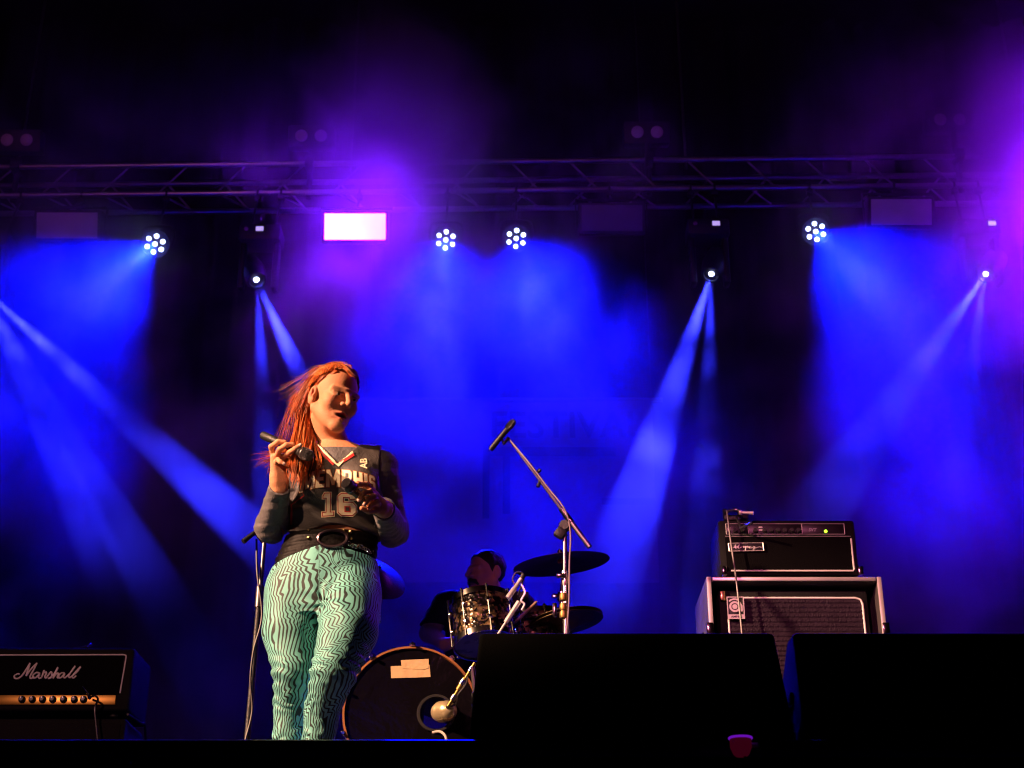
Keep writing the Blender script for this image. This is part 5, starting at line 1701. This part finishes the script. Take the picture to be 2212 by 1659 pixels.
guides = [  # (count, root spread px, tip spread px, radius, points)
    (90, 10, 7, .0024, [(738, 793, 5.04), (700, 799, 5.05), (664, 838, 5.10), (645, 880, 5.12), (640, 925, 5.1)]),
    (22, 12, 22, .0013, [(715, 794, 5.06), (672, 832, 5.09), (640, 890, 5.1), (624, 950, 5.08), (612, 1000, 5.04)]),
    (14, 8, 18, .0013, [(722, 792, 5.04), (690, 796, 5.06), (655, 826, 5.08), (628, 846, 5.1), (600, 860, 5.12)]),
    (26, 6, 7, .0020, [(715, 790, 5.06), (680, 816, 5.08), (652, 850, 5.11), (634, 862, 5.12), (622, 867, 5.12)]),
    (16, 6, 6, .0020, [(700, 800, 5.07), (666, 838, 5.1), (648, 858, 5.12), (634, 872, 5.12), (626, 880, 5.12)]),
    (130, 9, 9, .0026, [(716, 792, 5.05), (677, 826, 5.09), (655, 885, 5.12), (643, 945, 5.06), (636, 1000, 4.94), (638, 1030, 4.93)]),
    (150, 8, 9, .0026, [(700, 800, 5.05), (670, 845, 5.11), (661, 905, 5.12), (654, 968, 5.02), (642, 1012, 4.945), (640, 1042, 4.945)]),
    (110, 6, 9, .0025, [(684, 820, 5.07), (666, 875, 5.13), (667, 935, 5.11), (660, 985, 4.99), (648, 1020, 4.955), (642, 1048, 4.955)]),
    (9, 5, 6, .0022, [(676, 890, 5.12), (676, 930, 5.11), (681, 964, 5.04), (688, 990, 4.985), (688, 1018, 4.97), (680, 1040, 4.965)]),
    (26, 6, 12, .0020, [(676, 900, 5.12), (655, 935, 5.12), (630, 968, 5.1), (596, 986, 5.1), (573, 992, 5.08), (558, 1002, 5.06)]),
    (12, 5, 8, .0022, [(672, 920, 5.12), (640, 965, 5.12), (604, 990, 5.1), (588, 1008, 5.07), (578, 1020, 5.06)]),
    (80, 10, 10, .0026, [(750, 795, 5.10), (716, 830, 5.17), (690, 890, 5.16), (674, 940, 5.13), (664, 985, 5.1)]),
    (44, 8, 8, .0020, [(762, 810, 5.03), (743, 793, 5.03), (710, 798, 5.06), (680, 826, 5.10), (666, 870, 5.13)]),
    (40, 5, 5, .0019, [(724, 806, 4.985), (708, 810, 4.985), (692, 826, 5.005), (676, 852, 5.06), (666, 890, 5.12)]),
    (18, 6, 6, .0020, [(760, 810, 4.975), (748, 798, 4.975), (738, 792, 5.0), (716, 793, 5.04), (690, 808, 5.09)]),
]
HV, HF, HCc = [], [], []


def strand(pp, rad_, base):
    rr = [rad_ * (0.75 + .25 * math.sin(min(1, j / 4) * 1.57)) * (1 - .85 * (j / (len(pp) - 1)) ** 2.5) for j in range(len(pp))]
    mb = MB().tube(pp, rr, 4, caps=False)
    n0 = len(HV)
    HV.extend(mb.v); HF.extend([tuple(q + n0 for q in f) for f in mb.f])
    HCc.extend([(*np.clip(base, 0, 1), 1.)] * len(mb.v))


def hair_tone():
    base = np.array([.66, .15, .03]) * nrs.uniform(.35, 1.5)
    if nrs.rand() < .2: base = np.array([.85, .34, .12]) * nrs.uniform(.7, 1.1)
    return base


# hair combed back over the scalp from the hairline
for k in range(900):
    ph = R(nrs.uniform(-118, 118)); el = R(np.interp(abs(math.degrees(ph)), [0, 45, 80, 120], [50, 40, 16, -12]) + nrs.normal() * 3 + abs(nrs.normal()) * 12 * (nrs.rand() < .5))
    d0 = np.array([math.sin(ph) * math.cos(el), math.cos(ph) * math.cos(el), math.sin(el)])
    pe = R(180 + nrs.normal() * 24 - 22); ee = R(nrs.uniform(-22, 18))
    d1 = np.array([math.sin(pe) * math.cos(ee), math.cos(pe) * math.cos(ee), math.sin(ee)])
    rs = nrs.uniform(1.0, 1.045)
    pts = []
    for j in range(13):
        t = j / 12 * nrs.uniform(.97, 1)
        d = d0 * (1 - t) + d1 * t + np.array([0, 0, .55]) * t * (1 - t) * (1.2 if abs(ph) < 1.2 else .5)
        d = d / np.linalg.norm(d)
        k0 = 1 / math.sqrt((d[0] / .081) ** 2 + (d[1] / .102) ** 2 + (d[2] / .090) ** 2)
        pts.append(Vector(HL(*(np.array([0, -.014, .037]) + d * k0 * rs * (1 + .012 * math.sin(t * 9 + k))))))
    strand(pts, nrs.uniform(.0013, .0024), hair_tone())
for cnt_, sr, tsp, rad_, gp in guides:
    gp = [Vector(p) for p in gp]
    for k in range(int(cnt_ * 2.2)):
        a = nrs.normal(size=2); b = nrs.normal(size=2)
        ya = nrs.normal() * .012; yb = nrs.normal() * .016
        wob = nrs.rand() * 6.28; wa = nrs.normal() * 1.6
        pts = []
        m = len(gp)
        for i, p in enumerate(gp):
            t = i / (m - 1)
            pts.append(P(p.x + (1 - t) * a[0] * sr * .6 + t * b[0] * tsp + wa * math.sin(t * 7 + wob), p.y + (1 - t) * a[1] * sr * .45 + t * b[1] * tsp * .9 + 0.6 * wa * math.sin(t * 9 + wob), p.z + (1 - t) * ya * .4 + t * yb))
        L = nrs.uniform(.78, 1.0)
        pp = bez(pts, 16)[:max(6, int(17 * L))]
        strand(pp, rad_ * .66, hair_tone())
ho = mk('hair_strands', HV, HF, HAIRM, hair)
at_ = ho.data.attributes.new('tint', 'FLOAT_COLOR', 'POINT')
at_.data.foreach_set('color', np.array(HCc, np.float32).ravel())

# ---------------- the two microphones she holds
def wireless(a, b, label):
    d = (b - a).normalized(); L = (b - a).length
    t = thing('handheld_microphone', label, 'microphone', a, 'microphones held by the singer')
    MB().lathe([(0, 0), (.0135, 0), (.0150, .004), (.0150, L * .28), (.0135, L * .29), (.0125, L * .45), (.0160, L - .052), (.0165, L - .05)], a, d, 22).build('handle', BLACK, t)
    MB().lathe([(.0185, L - .05), (.0215, L - .044), (.0225, L - .03), (.0215, L - .010), (.0185, L - .002), (.010, L), (0, L)], a, d, 24).build('grille_head', mat('mic_grille', (0.06, 0.055, 0.06), 0.35, 0.8), t)
    MB().lathe([(.0225, L - .0335), (.0232, L - .033), (.0232, L - .029), (.0225, L - .0285)], a, d, 24, closed=True).build('grille_band', STEEL, t)
    MB().lathe([(.0132, -.001), (.0105, -.003), (0, -.003)], a, d, 16).build('end_cap', SILVER, t)
    return t


wireless(P(568, 940, 5.02), P(670, 985, 4.86), 'black microphone held up by her raised hand next to her hair')
wireless(P(816, 1108, 4.90), P(746, 1042, 4.725), 'black microphone held across the jersey number by her lower hand')

# ------------------------------------------------------------------ the drummer
YR = 7.42
drm = thing('person', 'dark-haired drummer with moustache in black shirt seated behind the drums', 'person', (P(1045, 1400, YR).x, YR + .05, RZ))
DHC = P(1050, 1240, YR)
dops, DL, DM = head_ops(DHC, (-0.80, -0.60, -0.06), (0, 0, 1), 1.02)
dx_ = P(1045, 1300, YR).x
seat_z = RZ + .50
dt = loft([(seat_z, dx_, YR + .05, .17, .13), (seat_z + .15, dx_, YR + .04, .165, .12), lev(1345, 965, 1122, YR + .02, .12), lev(1310, 962, 1124, YR, .11), lev(1292, 985, 1105, YR, .085), lev(1278, 1015, 1080, YR, .06)])
dneck = cone(P(1050, 1292, YR), np.array(DL(0, -.02, -.07)), .062, .056)
dsh = [cone(P(980, 1304, YR), P(966, 1312, YR), .06, .062), cone(P(1108, 1304, YR), P(1124, 1314, YR), .06, .06)]
darm = chain([(962, 1310, YR), (926, 1368, 7.36), (962, 1392, 7.12)], [.058, .044, .030]) + chain([(1126, 1314, YR), (1160, 1375, 7.36), (1125, 1398, 7.1)], [.058, .044, .030])
dleg = []
for s in (-1, 1):
    hp = Vector((dx_ + s * .10, YR + .02, seat_z + .03)); kn = Vector((dx_ + s * .33, 7.05, seat_z + .02)); an = Vector((dx_ + s * .34, 7.0, RZ + .10))
    dleg += [cone(hp, kn, .085, .065), cone(kn, an, .062, .042), cone(an, an + Vector((0, -.02, -.06)), .04, .035), cone(an + Vector((0, .02, -.065)), an + Vector((0, -.16, -.07)), .035, .028)]
fd = Fld((dx_ - .46, 6.80, RZ), (dx_ + .46, YR + .24, DHC.z + .18), .0055)
fd.op(*dt, .03); [fd.op(*q, .03) for q in dsh]; [fd.op(*q, .02) for q in darm]; [fd.op(*q, .02) for q in dleg]
fd.op(*dneck, .03)
for pr, k, m in dops: fd.op(*pr, max(k, .006), m)
for (px, py, Y, sg_) in ((962, 1392, 7.12, 1), (1125, 1398, 7.1, -1)):
    q = P(px, py, Y)
    fd.op(*cone(q, q + Vector((sg_ * .05, -.05, .0)), .030, .026), .015)
    for i in range(4):
        b0 = q + Vector((sg_ * (.055 + .004 * i), -.055 + .018 * i - .02, .016 - .006 * i))
        fd.op(*cone(b0, b0 + Vector((sg_ * .025, -.02, -.022)), .0095, .0085), .004)
        fd.op(*cone(b0 + Vector((sg_ * .025, -.02, -.022)), b0 + Vector((sg_ * .004, -.02, -.036)), .0085, .0075), .004)
    fd.op(*cone(q + Vector((sg_ * .03, -.03, .02)), q + Vector((sg_ * .07, -.065, .018)), .011, .009), .005)
pos, F = fd.mesh()
lc = (pos - np.array(DHC)) @ DM
dcol = np.tile(np.array([.62, .30, .26, 1.]), (len(pos), 1))
def dblob(p, r): return np.exp(-(((lc - np.array(p)) / np.array(r)) ** 2).sum(1))
hb_ = np.clip(dblob((0, .085, .024), (.045, .02, .006)) + 1.0 * dblob((0, .05, -.09), (.06, .05, .035)), 0, 1)[:, None]
dcol[:, :3] = dcol[:, :3] * (1 - .85 * hb_) + np.array([.03, .015, .012]) * .85 * hb_
mk_np('body', pos, F, attr_mat('drummer_skin', .5, 0, .35, .2, 200), drm, [('tint', dcol, 'FLOAT_COLOR')])
fsh = Fld((dx_ - .42, 7.05, seat_z - .02), (dx_ + .42, YR + .25, P(1050, 1268, YR).z), .0055)
fsh.op(*grow(dt, .014), .03); [fsh.op(*grow(q, .014), .03) for q in dsh]; fsh.op(*grow(darm[0], .014), .02); fsh.op(*grow(darm[2], .014), .02)
fsh.warp(lambda X, Y, Z: .006 * wr2(X, Y, Z) + .003 * wr(X, Y, Z))
zel = P(930, 1352, 7.38).z
fsh.clip(lambda X, Y, Z: np.where(np.abs(X - dx_) > .19, zel - Z, -1.))
zcl = P(1050, 1279, YR).z
fsh.clip(lambda X, Y, Z: Z - zcl + 0 * X + 0 * Y)
pos, F = fsh.mesh()
mk_np('shirt', pos, F, mat('black_cotton', (0.018, 0.015, 0.018), 0.8, bump=0.3, bscale=80), drm)
fpt = Fld((dx_ - .46, 6.88, RZ + .08), (dx_ + .46, YR + .25, seat_z + .16), .007)
for q in dleg[0:2] + dleg[4:6]: fpt.op(*grow(q, .012), .03)
fpt.op(*grow(dt, .012), .03)
fpt.clip(lambda X, Y, Z: Z - (seat_z + .08) + 0 * X + 0 * Y)
pos, F = fpt.mesh()
mk_np('trousers', pos, F, mat('black_denim', (0.02, 0.02, 0.024), 0.8), drm)
fhr = Fld(np.array(DHC) - .16, np.array(DHC) + .16, .0045)
fhr.op(*ell(DL(0, -.014, .038), (.081, .100, .090), DM), .01)
DHn = np.array(DHC)
hn = noise3(44, 150)
def dline(X, Y, Z):
    dx, dy, dz = X - DHn[0], Y - DHn[1], Z - DHn[2]
    y = DM[0, 1] * dx + DM[1, 1] * dy + DM[2, 1] * dz
    z = DM[0, 2] * dx + DM[1, 2] * dy + DM[2, 2] * dz
    return y - np.interp(z, [-.12, -.065, -.06, -.02, .03, .055, .09, .13], [-.2, -.2, -.045, .008, .030, .054, .074, .10])
fhr.warp(lambda X, Y, Z: .006 * hn(X, Y, Z))
fhr.clip(dline)
pos, F = fhr.mesh()
DHM = mat('dark_hair', (0.012, 0.009, 0.010), 0.5, bump=0.8, bscale=150)
mk_np('hair', pos, F, DHM, drm)
fm = Fld(np.array(DL(0, .09, -.05)) - .06, np.array(DL(0, .09, -.05)) + .06, .003)
for s in (-1, 1):
    fm.op(*cone(DL(0, .099, -.045), DL(s * .024, .088, -.052), .010, .009), .006)
    fm.op(*cone(DL(s * .024, .088, -.052), DL(s * .032, .074, -.070), .009, .006), .006)
fm.warp(lambda X, Y, Z: .002 * noise3(9, 400)(X, Y, Z))
pos, F = fm.mesh()
mk_np('moustache', pos, F, DHM, drm)
thn = thing('drum_throne', 'round black drum stool under the drummer', 'stool', (dx_, YR + .08, RZ))
MB().lathe([(.02, seat_z - RZ - .10), (.17, seat_z - RZ - .09), (.185, seat_z - RZ - .05), (.17, seat_z - RZ - .02), (.0, seat_z - RZ - .012)], (dx_, YR + .08, RZ), (0, 0, 1), 36).build('seat', LEATHER, thn)
MB().tube([(dx_, YR + .08, seat_z - .09), (dx_, YR + .08, RZ + .15)], .014, 10).build('post', CHR2, thn)
for k in range(3):
    a = R(120 * k + 90)
    MB().tube([(dx_, YR + .08, RZ + .2), (dx_ + .22 * math.cos(a), YR + .08 + .22 * math.sin(a), RZ + .01)], .009, 8).build('leg', CHR2, thn)
# ------------------------------------------------------------------ stage smoke hanging behind the band
SM = bpy.data.materials.new('stage_smoke')
SM.use_nodes = True
nt = SM.node_tree
nt.nodes.clear()
out = nt.nodes.new('ShaderNodeOutputMaterial')
pv = nt.nodes.new('ShaderNodeVolumePrincipled')
pv.inputs['Color'].default_value = (0.9, 0.9, 0.92, 1)
pv.inputs['Anisotropy'].default_value = 0.3
pv.inputs['Density'].default_value = 1.0
nt.links.new(pv.outputs[0], out.inputs['Volume'])

lo, hi = Vector((-6.4, 8.3, SFZ + 0.03)), Vector((6.4, 12.45, 11.3))
smk = MB().box((lo + hi) / 2, hi - lo).build('smoke', SM, smooth=False)
tag(smk, 'drifting stage smoke lit blue and violet behind the band', 'smoke', kind='stuff')
gt_ = bpy.data.node_groups.new('smoke_density', 'GeometryNodeTree')
gt_.interface.new_socket('Geometry', in_out='INPUT', socket_type='NodeSocketGeometry')
gt_.interface.new_socket('Geometry', in_out='OUTPUT', socket_type='NodeSocketGeometry')
def nd(t, **kw):
    n = gt_.nodes.new(t)
    for k, v in kw.items(): setattr(n, k, v)
    return n
def lk(a, b): gt_.links.new(a, b)
def gm(op, a, b):
    n = nd('ShaderNodeMath', operation=op)
    for i, v in enumerate((a, b)):
        if isinstance(v, (int, float)): n.inputs[i].default_value = v
        else: lk(v, n.inputs[i])
    return n.outputs[0]
def smooth(v, f0, f1, t0, t1):
    m = nd('ShaderNodeMapRange', interpolation_type='SMOOTHSTEP')
    for k, x in (('From Min', f0), ('From Max', f1), ('To Min', t0), ('To Max', t1)): m.inputs[k].default_value = x
    lk(v, m.inputs['Value'])
    return m.outputs[0]
posn = nd('GeometryNodeInputPosition').outputs[0]
def gnoise(scale, detail, off, rough=.55, dist=0.0):
    a = nd('ShaderNodeVectorMath', operation='ADD'); lk(posn, a.inputs[0]); a.inputs[1].default_value = off
    n = nd('ShaderNodeTexNoise'); lk(a.outputs[0], n.inputs['Vector'])
    n.inputs['Scale'].default_value = scale; n.inputs['Detail'].default_value = detail
    n.inputs['Roughness'].default_value = rough; n.inputs['Distortion'].default_value = dist
    return n.outputs[0]
nA = gnoise(0.42, 3.0, (3.1, 0.4, 1.7), .5, .3)
nB = gnoise(1.15, 5.0, (7.3, 2.4, 5.7), .56, .9)
cloud = smooth(nB, 0.43, 0.62, 0.03, 1.0)                # billows with clear air between them
dens = gm('MULTIPLY', smooth(nA, 0.36, 0.62, 0.02, 0.62), cloud)
dens = gm('ADD', dens, 0.008)
def drift(px, py, Y, r, amount, mode='ADD'):
    """a thicker (ADD) or thinner (MULTIPLY) drift of smoke about one place"""
    global dens
    vm = nd('ShaderNodeVectorMath', operation='DISTANCE'); lk(posn, vm.inputs[0]); vm.inputs[1].default_value = P(px, py, Y)
    wob = gm('ADD', vm.outputs['Value'], gm('MULTIPLY', gm('SUBTRACT', nB, .5), r * 1.6))
    if mode == 'ADD':
        s = smooth(wob, r, 0.0, 0.0, amount)
        dens = gm('ADD', dens, gm('MULTIPLY', s, smooth(nB, .40, .62, .12, 1.5)))
    else:
        dens = gm('MULTIPLY', dens, smooth(wob, r, 0.25 * r, 1.0, amount))
sp_ = nd('ShaderNodeSeparateXYZ'); lk(posn, sp_.inputs[0])
dens = gm('MULTIPLY', dens, smooth(sp_.outputs[2], 7.0, 8.6, 1.0, 0.05))      # the air clears above the truss
dens = gm('MULTIPLY', dens, smooth(sp_.outputs[1], 8.8, 9.6, 0.05, 1.0))       # and thins toward the band
dens = gm('MULTIPLY', dens, smooth(sp_.outputs[1], 10.7, 11.5, 1.0, 0.12))
DRIFTS = [
    (450, 640, 10.0, 1.3, 0.02, 'MULTIPLY'), (430, 480, 10.2, 1.2, 0.02, 'MULTIPLY'), (1640, 830, 10.0, 1.35, 0.03, 'MULTIPLY'), (1640, 1010, 9.6, 1.0, 0.1, 'MULTIPLY'),
    (60, 1130, 9.5, 1.1, 0.1, 'MULTIPLY'), (280, 1010, 9.6, 0.7, 0.1, 'MULTIPLY'), (330, 1330, 9.4, 0.9, 0.1, 'MULTIPLY'), (1420, 480, 10.5, 1.2, .15, 'MULTIPLY'),
    (880, 310, 10.5, 1.1, 3.4), (850, 190, 10.6, .9, 3.0), (690, 590, 10.3, .75, 2.2), (715, 690, 10.2, .65, 2.0), (2230, 280, 10.5, 1.3, 2.4), (2200, 560, 10.3, 1.1, 2.2), (2130, 120, 10.6, 1.1, 1.6),
    (390, 1000, 9.5, .65, 1.1), (250, 1140, 9.5, .7, 1.2), (460, 1140, 9.6, .65, 1.0), (180, 1000, 9.6, .6, .7), (330, 1240, 9.5, .6, .8), (130, 800, 9.9, .6, .3), (1390, 980, 9.7, .6, 0.4), (1900, 880, 9.7, .9, 0.7), (1350, 1180, 9.8, .7, 0.5), (2050, 1120, 9.6, 1.0, .8), (1780, 1000, 9.6, .7, .6),
    (950, 660, 10.0, .85, 0.45), (1160, 660, 10.0, .8, 0.45), (265, 640, 10.1, .8, 0.45), (1820, 610, 10.0, .95, 0.5), (880, 850, 9.9, .8, .25), (1030, 1000, 9.8, .8, .2),
    (1522, 640, 10.5, .4, .9), (1490, 740, 10.3, .45, .7), (1455, 850, 10.1, .45, .5), (572, 660, 10.5, .35, .8), (610, 750, 10.3, .4, .6), (2100, 640, 10.5, .4, .6), (2010, 740, 10.2, .5, .5),
    (767, 480, 10.55, .6, 0.05, 'MULTIPLY'), (2415, 440, 10.55, .6, 0.05, 'MULTIPLY'), (450, 560, 10.2, 1.0, 0.05, 'MULTIPLY'), (1640, 800, 10.0, 1.0, 0.05, 'MULTIPLY')]
for d_ in DRIFTS: drift(*d_)
vc = nd('GeometryNodeVolumeCube')
lk(dens, vc.inputs['Density'])
vc.inputs['Min'].default_value = lo; vc.inputs['Max'].default_value = hi
for ax, L in zip('XYZ', hi - lo): vc.inputs['Resolution ' + ax].default_value = int(L / 0.072)
sm_ = nd('GeometryNodeSetMaterial'); sm_.inputs['Material'].default_value = SM
lk(vc.outputs[0], sm_.inputs[0])
lk(sm_.outputs[0], nd('NodeGroupOutput').inputs[0])
nd('NodeGroupInput')
md = smk.modifiers.new('density', 'NODES'); md.node_group = gt_
